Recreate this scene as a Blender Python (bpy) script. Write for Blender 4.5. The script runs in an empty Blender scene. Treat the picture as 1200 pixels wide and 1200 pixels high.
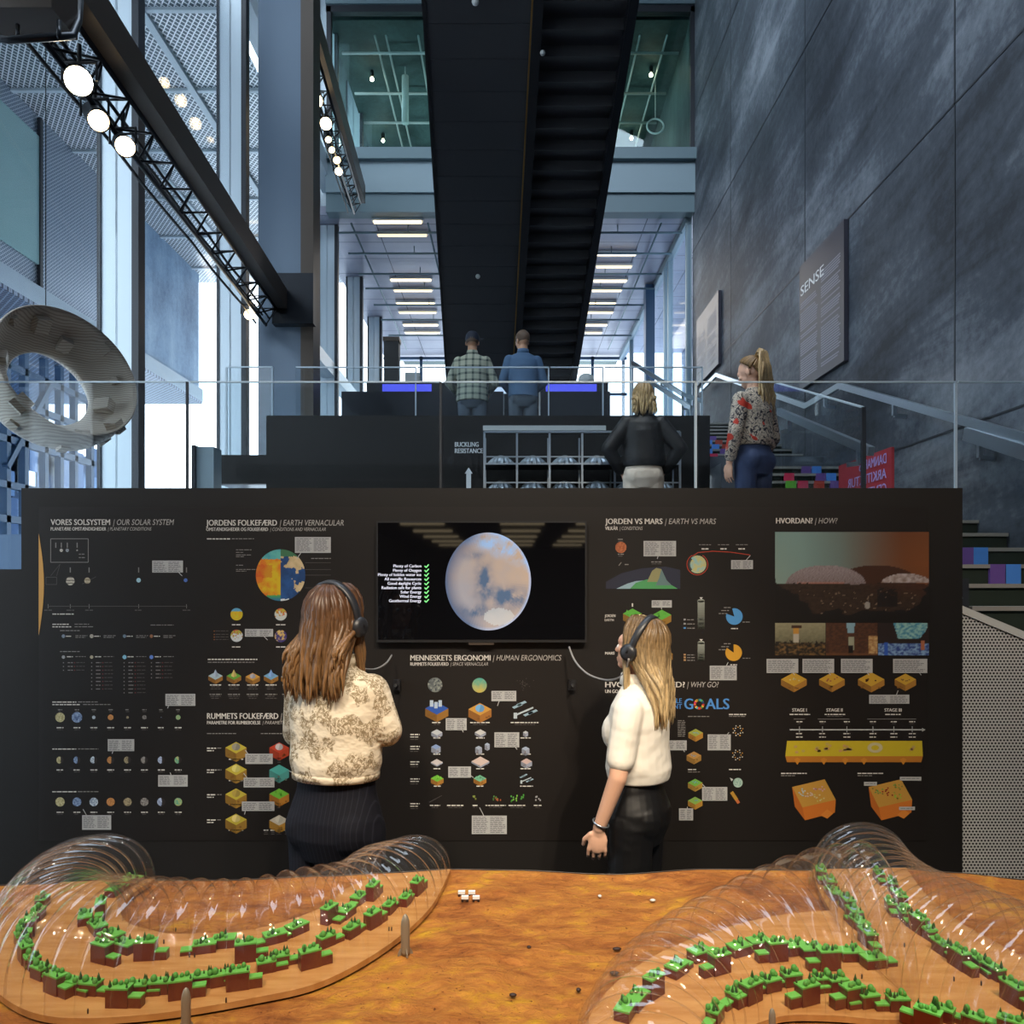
import bpy, math, random
from mathutils import Vector, Matrix, Euler, noise
R = math.radians
random.seed(7)
C = bpy.context.scene.collection
SC = bpy.context.scene
CAMZ, F, CX, CY = 1.75, 900.0, 598.0, 685.0

# ------------------------------------------------------------------ camera, world, lights, exposure
cam_d = bpy.data.cameras.new('camera'); cam = bpy.data.objects.new('camera', cam_d); C.objects.link(cam)
cam.location = (0, 0, CAMZ); cam.rotation_euler = (R(90), 0, 0)
cam_d.lens = 27.0; cam_d.sensor_width = 36.0; cam_d.shift_x = 0.0017; cam_d.shift_y = 0.0708
cam_d.clip_start = 0.05; cam_d.clip_end = 300
SC.camera = cam
w = bpy.data.worlds.new('sky'); SC.world = w; w.use_nodes = True
bg = w.node_tree.nodes['Background']; bg.inputs[0].default_value = (0.82, 0.92, 1.0, 1); bg.inputs[1].default_value = 2.6
SC.view_settings.view_transform = 'Standard'; SC.view_settings.look = 'None'
SC.view_settings.exposure = 0.8; SC.view_settings.gamma = 1.0; SC.view_settings.use_curve_mapping = False
SC.cycles.max_bounces = 8; SC.cycles.transparent_max_bounces = 24; SC.cycles.diffuse_bounces = 3; SC.cycles.glossy_bounces = 3
SC.cycles.caustics_reflective = False; SC.cycles.caustics_refractive = False
SC.cycles.sample_clamp_indirect = 6

def light(kind, name, loc, target, energy, col, **kw):
    d = bpy.data.lights.new(name, kind); o = bpy.data.objects.new(name, d); C.objects.link(o)
    o.location = loc; v = Vector(target) - Vector(loc)
    o.rotation_euler = v.to_track_quat('-Z', 'Y').to_euler()
    d.energy = energy; d.color = col
    for k, x in kw.items(): setattr(d, k, x)
    return o
WARM = (1.0, 0.80, 0.55)
light('SPOT', 'table_spot', (-1.0, 0.1, 4.4), (-0.75, 1.95, 0.85), 120, WARM, spot_size=R(52), spot_blend=0.6, shadow_soft_size=0.05)
light('SPOT', 'table_spot', (0.15, 0.0, 4.4), (0.05, 2.0, 0.85), 120, WARM, spot_size=R(52), spot_blend=0.6, shadow_soft_size=0.05)
light('SPOT', 'table_spot', (1.2, 0.1, 4.4), (0.95, 1.95, 0.85), 120, WARM, spot_size=R(52), spot_blend=0.6, shadow_soft_size=0.05)
light('SPOT', 'visitor_spot', (0.55, -0.5, 4.3), (-0.5, 2.66, 1.35), 130, (1, 0.90, 0.76), spot_size=R(24), spot_blend=0.7, shadow_soft_size=0.05)
light('SPOT', 'visitor_spot', (1.5, -0.2, 4.3), (0.52, 3.1, 1.2), 170, (1, 0.88, 0.70), spot_size=R(24), spot_blend=0.7, shadow_soft_size=0.05)
light('SPOT', 'panel_spot', (-1.2, -1.0, 5.2), (-1.1, 3.5, 1.1), 260, (1, 0.88, 0.72), spot_size=R(60), spot_blend=0.8, shadow_soft_size=0.1)
light('SPOT', 'panel_spot', (1.4, -1.0, 5.2), (1.2, 3.5, 1.1), 370, (1, 0.85, 0.68), spot_size=R(60), spot_blend=0.8, shadow_soft_size=0.1)
light('SPOT', 'stair_spot', (0.3, 4.8, 8.3), (1.9, 6.0, 2.6), 260, (1, 0.9, 0.75), spot_size=R(36), spot_blend=0.7, shadow_soft_size=0.08)
light('AREA', 'wall_fill', (0.9, 5.5, 12.3), (1.6, 6.5, 0), 520, (0.70, 0.84, 1.0), shape='RECTANGLE', size=4.0, size_y=8.0)  # added cool fill to brighten the concrete wall; the roof has no opening
light('AREA', 'gallery_light', (0.0, 18.0, 8.2), (0, 18, 0), 160, (1, 0.93, 0.85), shape='RECTANGLE', size=4.5, size_y=6.0)
light('AREA', 'upper_room_light', (0.0, 16.2, 9.6), (0, 17.5, 12), 60, (0.75, 1.0, 0.98), shape='RECTANGLE', size=5.0, size_y=2.0)

# ------------------------------------------------------------------ helpers
def srgb(h):
    if isinstance(h, (tuple, list)): r = [x / 255 for x in h[:3]]
    else:
        h = h.lstrip('#'); r = [int(h[i:i+2], 16) / 255 for i in (0, 2, 4)]
    return tuple(x / 12.92 if x <= 0.04045 else ((x + 0.055) / 1.055) ** 2.4 for x in r) + (1.0,)
def P(px, py, d): return Vector(((px - CX) * d / F, d, CAMZ + (CY - py) * d / F))
def T(px, py, z=0.85):                       # point of a horizontal plane under a sight line
    d = (CAMZ - z) * F / (py - CY); return Vector(((px - CX) * d / F, d, z))
OFF = {}
class MB:
    def __init__(s): s.v = []; s.f = []; s.c = []; s.cur = None
    def add(s, vs, fs, col=None):
        b = len(s.v); s.v += [Vector(x) for x in vs]; col = col or s.cur
        for f in fs: s.f.append([b + i for i in f]); s.c.append(col)
        return s
    def box(s, c, d, rot=None, col=None):
        x, y, z = d[0] / 2, d[1] / 2, d[2] / 2; c = Vector(c)
        vs = [Vector((i * x, j * y, k * z)) for i in (-1, 1) for j in (-1, 1) for k in (-1, 1)]
        if rot is not None:
            m = rot if isinstance(rot, Matrix) else Euler(rot).to_matrix()
            vs = [m @ v for v in vs]
        return s.add([c + v for v in vs], [(0, 1, 3, 2), (4, 6, 7, 5), (0, 4, 5, 1), (2, 3, 7, 6), (0, 2, 6, 4), (1, 5, 7, 3)], col)
    def bx(s, x0, x1, y0, y1, z0, z1, col=None):
        return s.box(((x0 + x1) / 2, (y0 + y1) / 2, (z0 + z1) / 2), (abs(x1 - x0), abs(y1 - y0), abs(z1 - z0)), None, col)
    def bar(s, a, b, wd, ht, col=None, up=(0, 0, 1)):
        a = Vector(a); b = Vector(b); t = (b - a).normalized(); u = Vector(up)
        if abs(t.dot(u)) > .98: u = Vector((0, 1, 0))
        r = t.cross(u).normalized(); u = r.cross(t)
        vs = [p + r * i * wd / 2 + u * j * ht / 2 for p in (a, b) for i, j in ((-1, -1), (1, -1), (1, 1), (-1, 1))]
        return s.add(vs, [(3, 2, 1, 0), (4, 5, 6, 7), (0, 1, 5, 4), (1, 2, 6, 5), (2, 3, 7, 6), (3, 0, 4, 7)], col)
    def tube(s, path, r, n=8, col=None, flat=1.0):
        path = [Vector(p) for p in path]; N = len(path); rs = r if isinstance(r, (list, tuple)) else [r] * N
        vs = []; prev = None
        for i, p in enumerate(path):
            t = (path[min(i + 1, N - 1)] - path[max(i - 1, 0)]).normalized()
            if prev is None:
                a = Vector((0, 0, 1)) if abs(t.z) < .9 else Vector((1, 0, 0)); u = t.cross(a).normalized()
            else:
                u = prev - t * prev.dot(t)
                u = u.normalized() if u.length > 1e-6 else t.orthogonal().normalized()
            prev = u; q = t.cross(u)
            for k in range(n):
                a = 2 * math.pi * k / n; vs.append(p + (u * math.cos(a) + q * math.sin(a) * flat) * rs[i])
        fs = [(i * n + k, i * n + (k + 1) % n, (i + 1) * n + (k + 1) % n, (i + 1) * n + k) for i in range(N - 1) for k in range(n)]
        fs += [tuple(reversed(range(n))), tuple((N - 1) * n + k for k in range(n))]
        return s.add(vs, fs, col)
    def cyl(s, a, b, r, r2=None, n=16, col=None): return s.tube([a, b], [r, r if r2 is None else r2], n, col)
    def ell(s, c, r, n=14, m=9, rot=None, col=None):
        c = Vector(c); r = (r, r, r) if isinstance(r, (int, float)) else r; vs = []
        for j in range(1, m):
            th = math.pi * j / m
            for k in range(n):
                a = 2 * math.pi * k / n; vs.append(Vector((r[0] * math.sin(th) * math.cos(a), r[1] * math.sin(th) * math.sin(a), r[2] * math.cos(th))))
        vs += [Vector((0, 0, r[2])), Vector((0, 0, -r[2]))]
        if rot is not None: vs = [rot @ v for v in vs]
        fs = [(j * n + k, (j + 1) * n + k, (j + 1) * n + (k + 1) % n, j * n + (k + 1) % n) for j in range(m - 2) for k in range(n)]
        t, b = len(vs) - 2, len(vs) - 1
        fs += [(t, k, (k + 1) % n) for k in range(n)] + [(b, (m - 2) * n + (k + 1) % n, (m - 2) * n + k) for k in range(n)]
        return s.add([c + v for v in vs], fs, col)
    def loft(s, rings, n=24, col=None):       # closed solid of elliptical rings (x, y, z, rx, ry)
        vs = []
        for (x, y, z, rx, ry) in rings:
            for k in range(n):
                a = 2 * math.pi * k / n; vs.append((x + rx * math.cos(a), y + ry * math.sin(a), z))
        N = len(rings)
        fs = [(i * n + k, i * n + (k + 1) % n, (i + 1) * n + (k + 1) % n, (i + 1) * n + k) for i in range(N - 1) for k in range(n)]
        fs += [tuple(reversed(range(n))), tuple((N - 1) * n + k for k in range(n))]
        return s.add(vs, fs, col)
    def lathe(s, prof, c=(0, 0, 0), n=24, rot=None, col=None, closed=False):
        c = Vector(c); vs = []
        for (r, z) in prof:
            for k in range(n):
                a = 2 * math.pi * k / n; v = Vector((r * math.cos(a), r * math.sin(a), z))
                vs.append(c + (rot @ v if rot is not None else v))
        N = len(prof); rng = range(N if closed else N - 1)
        fs = [(i * n + k, i * n + (k + 1) % n, ((i + 1) % N) * n + (k + 1) % n, ((i + 1) % N) * n + k) for i in rng for k in range(n)]
        return s.add(vs, fs, col)
    def prism(s, pts, h, col=None):           # pts counter-clockwise in plan, h = vector
        n = len(pts); pts = [Vector(p) for p in pts]; h = Vector(h)
        return s.add(pts + [p + h for p in pts], [tuple(reversed(range(n))), tuple(range(n, 2 * n))] + [(i, (i + 1) % n, n + (i + 1) % n, n + i) for i in range(n)], col)
    def xform(s, m): s.v = [m @ v for v in s.v]; return s
    def build(s, name, mat, parent=None, smooth=False, kind=None):
        off = OFF.get(parent.name, Vector()) if parent else Vector()
        me = bpy.data.meshes.new(name); me.from_pydata([tuple(v - off) for v in s.v], [], s.f)
        me.materials.append(mat)
        if any(c is not None for c in s.c):
            at = me.color_attributes.new('Col', 'FLOAT_COLOR', 'CORNER'); i = 0; buf = []
            for f, c in zip(s.f, s.c):
                c = c or (1, 1, 1, 1)
                if isinstance(c[0], (tuple, list)):
                    for x in c: buf += list(x)[:3] + [1.0]
                else: buf += (list(c)[:3] + [1.0]) * len(f)
            at.data.foreach_set('color', buf)
        me.validate(); me.update()
        if smooth: me.polygons.foreach_set('use_smooth', [True] * len(me.polygons))
        o = bpy.data.objects.new(name, me); C.objects.link(o)
        if parent: o.parent = parent
        OFF[o.name] = off
        if kind: o['kind'] = kind
        return o
def tag(o, label, cat, group=None, kind=None):
    o['label'] = label; o['category'] = cat
    if group: o['group'] = group
    if kind: o['kind'] = kind
    return o
def thing(name, label, cat, loc=(0, 0, 0), group=None):
    o = bpy.data.objects.new(name, None); C.objects.link(o); o.location = loc; o.empty_display_size = 0.05
    OFF[o.name] = Vector(loc); return tag(o, label, cat, group)
def struct(name, mb, mat, parent=None, smooth=False):
    o = mb.build(name, mat, parent, smooth)
    if not parent: o['kind'] = 'structure'
    return o
def dup(root, loc, rotz=None, label=None):
    r = root.copy(); C.objects.link(r); r.location = loc
    if rotz is not None: r.rotation_euler = (0, 0, rotz)
    if label: r['label'] = label
    for ch in list(root.children):
        c = ch.copy(); C.objects.link(c); c.parent = r
        for g in ch.children:
            d = g.copy(); C.objects.link(d); d.parent = c
    return r
ORD = ['first', 'second', 'third', 'fourth', 'fifth', 'sixth', 'seventh', 'eighth', 'ninth', 'tenth', 'eleventh', 'twelfth', 'thirteenth', 'fourteenth', 'fifteenth', 'sixteenth', 'seventeenth', 'eighteenth', 'nineteenth', 'twentieth', 'twenty-first', 'twenty-second', 'twenty-third', 'twenty-fourth', 'twenty-fifth', 'twenty-sixth', 'twenty-seventh', 'twenty-eighth']

# ------------------------------------------------------------------ materials
def mat(name, col=(.5, .5, .5, 1), rough=.5, metal=0.0, spec=.5, emit=None, es=0.0):
    m = bpy.data.materials.new(name); m.use_nodes = True; b = m.node_tree.nodes['Principled BSDF']
    if isinstance(col, str): col = srgb(col)
    b.inputs['Base Color'].default_value = col; b.inputs['Roughness'].default_value = rough; b.inputs['Metallic'].default_value = metal
    b.inputs['Specular IOR Level'].default_value = spec
    if emit: b.inputs['Emission Color'].default_value = srgb(emit) if isinstance(emit, str) else emit; b.inputs['Emission Strength'].default_value = es
    return m
class NT:
    def __init__(s, m): s.m = m; s.t = m.node_tree; s.b = s.t.nodes.get('Principled BSDF')
    def n(s, typ, **kw):
        x = s.t.nodes.new(typ)
        for k, v in kw.items():
            if k in ('operation', 'blend_type', 'data_type', 'wave_type', 'bands_direction', 'feature', 'attribute_name', 'wave_profile', 'rings_direction'): setattr(x, k, v)
            else:
                key = k.replace('_', ' '); x.inputs[key].default_value = v
        return x
    def l(s, a, b): s.t.links.new(a, b)
    def coords(s, scale=(1, 1, 1), rot=(0, 0, 0)):
        tc = s.n('ShaderNodeTexCoord'); mp = s.n('ShaderNodeMapping'); s.l(tc.outputs['Object'], mp.inputs['Vector'])
        mp.inputs['Scale'].default_value = scale; mp.inputs['Rotation'].default_value = rot; return mp.outputs[0]
    def noise(s, vec, scale, detail=6, rough=.6, dist=0):
        x = s.n('ShaderNodeTexNoise'); s.l(vec, x.inputs['Vector']); x.inputs['Scale'].default_value = scale
        x.inputs['Detail'].default_value = detail; x.inputs['Roughness'].default_value = rough; x.inputs['Distortion'].default_value = dist
        return x.outputs['Fac']
    def ramp(s, fac, stops, interp='LINEAR'):
        x = s.n('ShaderNodeValToRGB'); s.l(fac, x.inputs[0]); x.color_ramp.interpolation = interp; e = x.color_ramp.elements
        while len(e) < len(stops): e.new(.5)
        for el, (p, c) in zip(e, stops): el.position = p; el.color = srgb(c) if isinstance(c, str) else c
        return x.outputs[0]
    def mix(s, f, a, b, mode='MIX'):
        x = s.n('ShaderNodeMixRGB', blend_type=mode)
        for i, v in ((0, f), (1, a), (2, b)):
            if isinstance(v, (int, float)): x.inputs[i].default_value = v
            elif isinstance(v, (tuple, list)): x.inputs[i].default_value = v
            elif isinstance(v, str): x.inputs[i].default_value = srgb(v)
            else: s.l(v, x.inputs[i])
        return x.outputs[0]
    def math(s, op, a, b=0.0, c=None):
        x = s.n('ShaderNodeMath', operation=op)
        for i, v in ((0, a), (1, b)) + (((2, c),) if c is not None else ()):
            if isinstance(v, (int, float)): x.inputs[i].default_value = v
            else: s.l(v, x.inputs[i])
        return x.outputs[0]
    def sep(s, vec):
        x = s.n('ShaderNodeSeparateXYZ'); s.l(vec, x.inputs[0]); return x.outputs
    def bump(s, h, strength=.3, dist=.01):
        x = s.n('ShaderNodeBump'); s.l(h, x.inputs['Height']); x.inputs['Strength'].default_value = strength; x.inputs['Distance'].default_value = dist
        s.l(x.outputs[0], s.b.inputs['Normal'])
    def col(s, c): s.l(c, s.b.inputs['Base Color'])
M = {}
def simple(k, *a, **kw): M[k] = mat(k, *a, **kw); return M[k]
simple('black', '#17171a', .45); simple('black_gloss', '#0d0d10', .03); simple('dark_steel', '#23262c', .35, .6)
simple('panel_black', '#191614', .55, 0, .3); simple('graphic_black', '#1b1715', .45, 0, .35)
simple('alu', '#c2d0da', .4, .15); simple('gasket', '#20242c', .5); simple('steel', '#b9c3cc', .28, .9)
simple('soffit', '#39393c', .4); simple('tread_dark', '#2a2a2d', .45); simple('brown_steel', '#4a4038', .42, .3)
simple('beam_grey', '#8fa2ab', .5); simple('beam_dark', '#6b8088', .5); simple('white', '#e4e6e6', .4); simple('off_white', '#c6c9c6', .5)
simple('lens', '#fff3dc', .3, emit='#ffe2b0', es=9.0); simple('lens_soft', '#fff3dc', .3, emit='#ffdca0', es=5.0); simple('lens_hot', '#fff3dc', .3, emit='#fff0c8', es=60.0)
simple('strip_hot', '#fff0d8', .4, emit='#ffe6b8', es=1.5); simple('strip_dim', '#fff0d8', .4, emit='#ffe2b4', es=.75)
simple('screen_blue', '#10102a', .2, emit='#5a62ff', es=.55); simple('screen_white', '#d8e4f0', .3, emit='#cfe0ff', es=.4)
simple('skin', '#c89878', .5); simple('skin_pale', '#d8aa90', .5); simple('pad', '#1c1d21', .6); simple('cable', '#8d8a88', .45)
simple('headphone', '#24262b', .4); simple('navy', '#1c2436', .7); simple('gold', '#c79a58', .3, .9)
simple('polo', '#e4e0d6', .75); simple('jeans', '#2b3a5c', .8); simple('cream_trouser', '#cfc3b4', .8); simple('jacket_black', '#0a0a0c', .55, 0, .35)
simple('blue_shirt', '#4d6a8a', .8); simple('grey_trouser', '#59636e', .85); simple('trouser_black', '#0b0b0e', .5); simple('shoe', '#1d1b1a', .5)
simple('hair_short', '#5d4838', .6); simple('house_red', '#5c1a0a', .28, 0, .6); simple('roof_green', '#62b04a', .55); simple('tree_green', '#2c5a22', .7); simple('bush_green', '#4d9438', .7)
simple('pool', '#8fb8d8', .15); simple('figure_dark', '#2a140c', .6); simple('rocket', '#8b8172', .35, .3); simple('dome_metal', '#a3adb5', .35, .6)
simple('wall_white', '#b9bcc0', .6); simple('poster', '#3a3842', .4); simple('bulb', '#ffffff', .3, emit='#ffe9c0', es=30.0); simple('nosing', '#8f8c86', .5)
simple('riser_green', '#1c2a20', .7); simple('tile_purple', '#6b4b96', .6); simple('tile_blue', '#4a8ae0', .6); simple('tile_pink', '#d83058', .6); simple('tile_green', '#6cc040', .6); simple('tile_red', '#a83828', .6)
simple('sign_red', '#a8303a', .5); simple('sign_letter', '#b0a0e0', .5); simple('floor_grey', '#4b4d50', .4); simple('landing_grey', '#565b62', .35)
simple('ground_out', '#c9cfd4', .8); simple('light_plate', '#a7b8c6', .5); simple('frame_blue', '#34506e', .5); simple('eye', '#f2efe8', .2); simple('iris', '#3a5060', .2); simple('lip', '#b06a60', .5)
def colmat(k, rough, spec=.4, emit=0.0):
    m = mat(k, (.5, .5, .5, 1), rough, 0, spec); n = NT(m); a = n.n('ShaderNodeVertexColor'); a.layer_name = 'Col'
    n.col(a.outputs[0])
    if emit: n.l(a.outputs[0], n.b.inputs['Emission Color']); n.b.inputs['Emission Strength'].default_value = emit
    M[k] = m; return m
colmat('print', .5); colmat('lit_print', .12, .3, .30); colmat('riser', .6)
def hairmat(k):
    m = colmat(k, .38, .35); n = NT(m); v = n.coords((60, 60, 4)); x = n.noise(v, 3, 3)
    a = [q for q in n.t.nodes if q.type == 'VERTEX_COLOR'][0]
    n.col(n.mix(1, a.outputs[0], n.ramp(x, [(.3, (.55, .55, .55, 1)), (.7, (1.25, 1.25, 1.25, 1))]), 'MULTIPLY'))
hairmat('hair')
def glassmat(k, tint=(.86, .93, .96, 1), refl=1.0, rough=0.0, base=.04, milky=0.0):
    m = bpy.data.materials.new(k); m.use_nodes = True; n = NT(m); t = n.t; t.nodes.remove(n.b)
    out = t.nodes['Material Output']; tr = n.n('ShaderNodeBsdfTransparent'); tr.inputs[0].default_value = tint
    gl = n.n('ShaderNodeBsdfGlossy'); gl.inputs['Roughness'].default_value = rough
    lw = n.n('ShaderNodeLayerWeight'); lw.inputs[0].default_value = .35
    f = n.math('ADD', n.math('MULTIPLY', lw.outputs['Facing'] if False else n.math('POWER', lw.outputs['Facing'], 3.0), .5 * refl), base)
    mx = n.n('ShaderNodeMixShader'); n.l(f, mx.inputs[0]); n.l(tr.outputs[0], mx.inputs[1]); n.l(gl.outputs[0], mx.inputs[2]); last = mx.outputs[0]
    if milky:
        df = n.n('ShaderNodeBsdfDiffuse'); df.inputs[0].default_value = (.9, .85, .8, 1); m2 = n.n('ShaderNodeMixShader'); m2.inputs[0].default_value = milky
        n.l(last, m2.inputs[1]); n.l(df.outputs[0], m2.inputs[2]); last = m2.outputs[0]
    n.l(last, out.inputs[0]); M[k] = m; return m
glassmat('glass', (.95, .975, .985, 1), .6, 0, .022); glassmat('facade_glass', (.95, .97, .985, 1), .5, 0, .03); glassmat('teal_glass', (.74, .87, .86, 1), .6, 0, .05)
glassmat('dome_plastic', (.965, .945, .92, 1), 1.35, .035, .055, .012); glassmat('dark_glass', (.75, .82, .9, 1), .5, 0, .04)
# board-marked dark concrete
def concrete(k, c0, c1, c2, diag=True):
    m = mat(k, rough=.62, spec=.3); n = NT(m)
    v = n.coords((1, 1, 1), (R(9), 0, 0)) if diag else n.coords()
    st = n.n('ShaderNodeMapping'); n.l(v, st.inputs[0]); st.inputs['Scale'].default_value = (1, .34, 1.7) if diag else (1, 1, .25)
    a = n.noise(st.outputs[0], 1.1, 9, .68, .6); b = n.noise(n.coords(), .55, 5, .6); g = n.noise(n.coords(), 14, 6, .7)
    f = n.math('ADD', n.math('ADD', n.math('MULTIPLY', a, .45), n.math('MULTIPLY', b, .42)), n.math('MULTIPLY', g, .17))
    n.col(n.ramp(f, [(.42, c0), (.52, c1), (.64, c2)])); n.bump(f, .25, .02); M[k] = m
concrete('concrete_wall', '#2b2f36', '#474d56', '#7c828a'); concrete('concrete_out', '#5f7896', '#86a2bf', '#a4bdd4', False); concrete('concrete_teal', '#31403f', '#475a59', '#5f7472', False)
def mesh_mat(k, col, hole, sx=.11, sy=.055, alpha=True, plane='XY', wire=.26):
    m = mat(k, col, .4, .4); n = NT(m); s = n.sep(n.coords()); u, v = {'XY': (0, 1), 'YZ': (1, 2)}[plane]
    a = n.math('MULTIPLY', s[u], 1 / sx); b = n.math('MULTIPLY', s[v], 1 / sy)
    p = n.math('ABSOLUTE', n.math('SUBTRACT', n.math('FRACT', n.math('ADD', a, b)), .5)); q = n.math('ABSOLUTE', n.math('SUBTRACT', n.math('FRACT', n.math('SUBTRACT', a, b)), .5))
    mn = n.math('MINIMUM', p, q); wirem = n.math('LESS_THAN', mn, wire * .5)
    if alpha:
        h = n.n('ShaderNodeBsdfTransparent'); mx = n.n('ShaderNodeMixShader'); n.l(wirem, mx.inputs[0]); n.l(h.outputs[0], mx.inputs[1]); n.l(n.b.outputs[0], mx.inputs[2])
        n.l(mx.outputs[0], n.t.nodes['Material Output'].inputs[0])
    else: n.col(n.mix(wirem, hole, col))
    M[k] = m
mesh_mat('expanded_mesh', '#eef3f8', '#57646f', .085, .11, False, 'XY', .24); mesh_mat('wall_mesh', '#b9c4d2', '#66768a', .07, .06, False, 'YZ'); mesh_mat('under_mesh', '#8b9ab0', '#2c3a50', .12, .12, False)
# perforated sheet
m = mat('perforated', rough=.4, metal=.3); n = NT(m); s = n.sep(n.coords()); a = n.math('MULTIPLY', s[0], 1 / .0165); b = n.math('MULTIPLY', s[2], 1 / .0145)
row = n.math('FLOOR', b); a2 = n.math('ADD', a, n.math('MULTIPLY', n.math('FLOORED_MODULO', row, 2.0), .5))
dx = n.math('SUBTRACT', n.math('FRACT', a2), .5); dz = n.math('SUBTRACT', n.math('FRACT', b), .5)
rr = n.math('ADD', n.math('MULTIPLY', dx, dx), n.math('MULTIPLY', dz, dz)); n.col(n.mix(n.math('LESS_THAN', rr, .105), '#dededa', '#15161a')); M['perforated'] = m
# red-planet terrain
m = mat('terrain', rough=.6, spec=.25); n = NT(m); v = n.coords((1, 1.6, 1)); a = n.noise(v, 2.4, 8, .65, .8); b = n.noise(n.coords((1, 1.6, 1)), 17, 8, .70, .4); g = n.noise(n.coords(), 90, 3, .6)
f = n.math('ADD', n.math('MULTIPLY', a, .6), n.math('MULTIPLY', b, .4))
c = n.ramp(f, [(.36, '#7d4420'), (.46, '#a9672f'), (.53, '#bd7c38'), (.60, '#cd962f'), (.66, '#d8a62c')]); c = n.mix(n.ramp(g, [(.28, (1, 1, 1, 1)), (.36, (0, 0, 0, 1))]), c, '#6b3714')
n.col(c); n.bump(n.math('ADD', n.math('MULTIPLY', b, .8), n.math('MULTIPLY', g, .12)), 1.0, .035); M['terrain'] = m
m = mat('base_acrylic', rough=.18, spec=.5); n = NT(m); a = n.noise(n.coords((1, 6, 1), (0, 0, R(25))), 5, 4); n.col(n.ramp(a, [(.3, '#a87440'), (.5, '#b98650'), (.7, '#c6965e')])); M['base_acrylic'] = m
m = mat('wood_layer', rough=.5, spec=.3); n = NT(m); tc = n.coords(); x = n.n('ShaderNodeTexWave', wave_type='BANDS', bands_direction='Z'); n.l(tc, x.inputs[0]); x.inputs['Scale'].default_value = 20; x.inputs['Distortion'].default_value = 7; x.inputs['Detail Scale'].default_value = .4; x.inputs['Detail'].default_value = 1
n.col(n.ramp(x.outputs['Fac'], [(0, '#a89c8e'), (.3, '#bfb3a4'), (1, '#cfc5b6')])); n.bump(x.outputs['Fac'], .2, .004); M['wood_layer'] = m
# fabrics
m = mat('toile', rough=.85, spec=.15); n = NT(m); v = n.coords(); big = n.noise(v, 15, 2, .5, .5); scr = n.noise(v, 60, 5, .75, 1.8)
msk = n.math('MULTIPLY', n.ramp(big, [(.45, (0, 0, 0, 1)), (.50, (1, 1, 1, 1))]), n.ramp(scr, [(.45, (0, 0, 0, 1)), (.52, (1, 1, 1, 1))])); n.col(n.mix(msk, '#d6cbb6', '#8a7b62'))
n.bump(n.noise(n.coords((1, 1, 1.6), (.4, .5, 0)), 9, 3), .55, .03); M['toile'] = m
m = mat('floral', rough=.75, spec=.2); n = NT(m); v = n.coords(); a = n.noise(v, 17, 4, .7, 2.2); b = n.noise(v, 9, 1, .4, .5)
c = n.ramp(a, [(.36, '#14131a'), (.46, '#4c4a52'), (.5, '#cdbfae'), (.6, '#8d8478'), (.66, '#25232a')]); c = n.mix(n.ramp(b, [(.655, (0, 0, 0, 1)), (.68, (1, 1, 1, 1))]), c, '#b83a2c'); n.col(c); M['floral'] = m
m = mat('plaid', rough=.9, spec=.1); n = NT(m); s = n.sep(n.coords())
def band(o, fr, ph, lo): return n.math('GREATER_THAN', n.math('SINE', n.math('MULTIPLY_ADD', o, fr, ph)), lo)
h = n.math('ADD', n.math('MULTIPLY', band(s[0], 75, 0, .55), .5), n.math('MULTIPLY', band(s[2], 75, 1, .55), .5)); n.col(n.ramp(h, [(0, '#b4b6a2'), (.5, '#868c80'), (1, '#4b5450')])); M['plaid'] = m
m = mat('pinstripe', rough=.8, spec=.2); n = NT(m); s = n.sep(n.coords()); h = n.math('GREATER_THAN', n.math('SINE', n.math('MULTIPLY', s[0], 420)), .86); n.col(n.mix(h, '#10111a', '#1e1f29')); M['pinstripe'] = m
for k in ('polo', 'jacket_black', 'blue_shirt', 'trouser_black', 'cream_trouser', 'jeans'):
    n = NT(M[k]); n.bump(n.noise(n.coords((1, 1, 1.5), (.3, .6, 0)), 5, 2), .55 if k == 'polo' else .4, .035)
m = mat('ceiling_metal', rough=.45, metal=.2); n = NT(m); s = n.sep(n.coords())
g = n.math('MAXIMUM', n.math('LESS_THAN', n.math('FRACT', n.math('MULTIPLY', s[1], 1 / .75)), .03), n.math('LESS_THAN', n.math('FRACT', n.math('MULTIPLY', s[0], 1 / 1.25)), .016)); n.col(n.mix(g, n.mix(n.noise(n.coords(), 1.2, 4), '#7c8096', '#a2a4b2'), '#3d4152')); M['ceiling_metal'] = m

# ------------------------------------------------------------------ the setting
WX, LX = 3.3, -3.4
struct('floor', MB().bx(-4.2, 3.6, -26, 5, -.2, 0), M['floor_grey'])
struct('wall_right', MB().bx(WX, WX + .3, -26, 13.9, -.2, 13), M['concrete_wall'])
jt = MB()
for y in (5.7, 8.6, 11.5): jt.bx(WX - .004, WX + .01, y - .008, y + .008, 0, 12.6)
for z in (2.9, 5.32, 7.75, 10.2): jt.bx(WX - .004, WX + .01, -2, 13.9, z - .009, z + .009)
struct('trim_1', jt, M['gasket'])
struct('wall_back', MB().bx(-4.2, 3.4, -2.3, -2.0, 3.3, 12.7), M['wall_white'])
struct('wall_behind', MB().bx(-4.2, 3.4, -26.2, -26, 0, 4), M['wall_white'])
struct('wall_left', MB().bx(-4.2, -4.0, -26, 1.5, -.2, 12.7), M['wall_white'])
cl = struct('ceiling', MB().bx(-4.2, 3.4, -26, -2, 3.3, 3.5), M['soffit'])
for j in range(8):
    for i, x in enumerate((-2.2, 0.3, 2.2)):
        MB().bx(x - .55, x + .55, -4.5 - j * 2.6, -4.42 - j * 2.6, 3.24, 3.30).build('light_strip', M['strip_hot'], cl)
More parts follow.
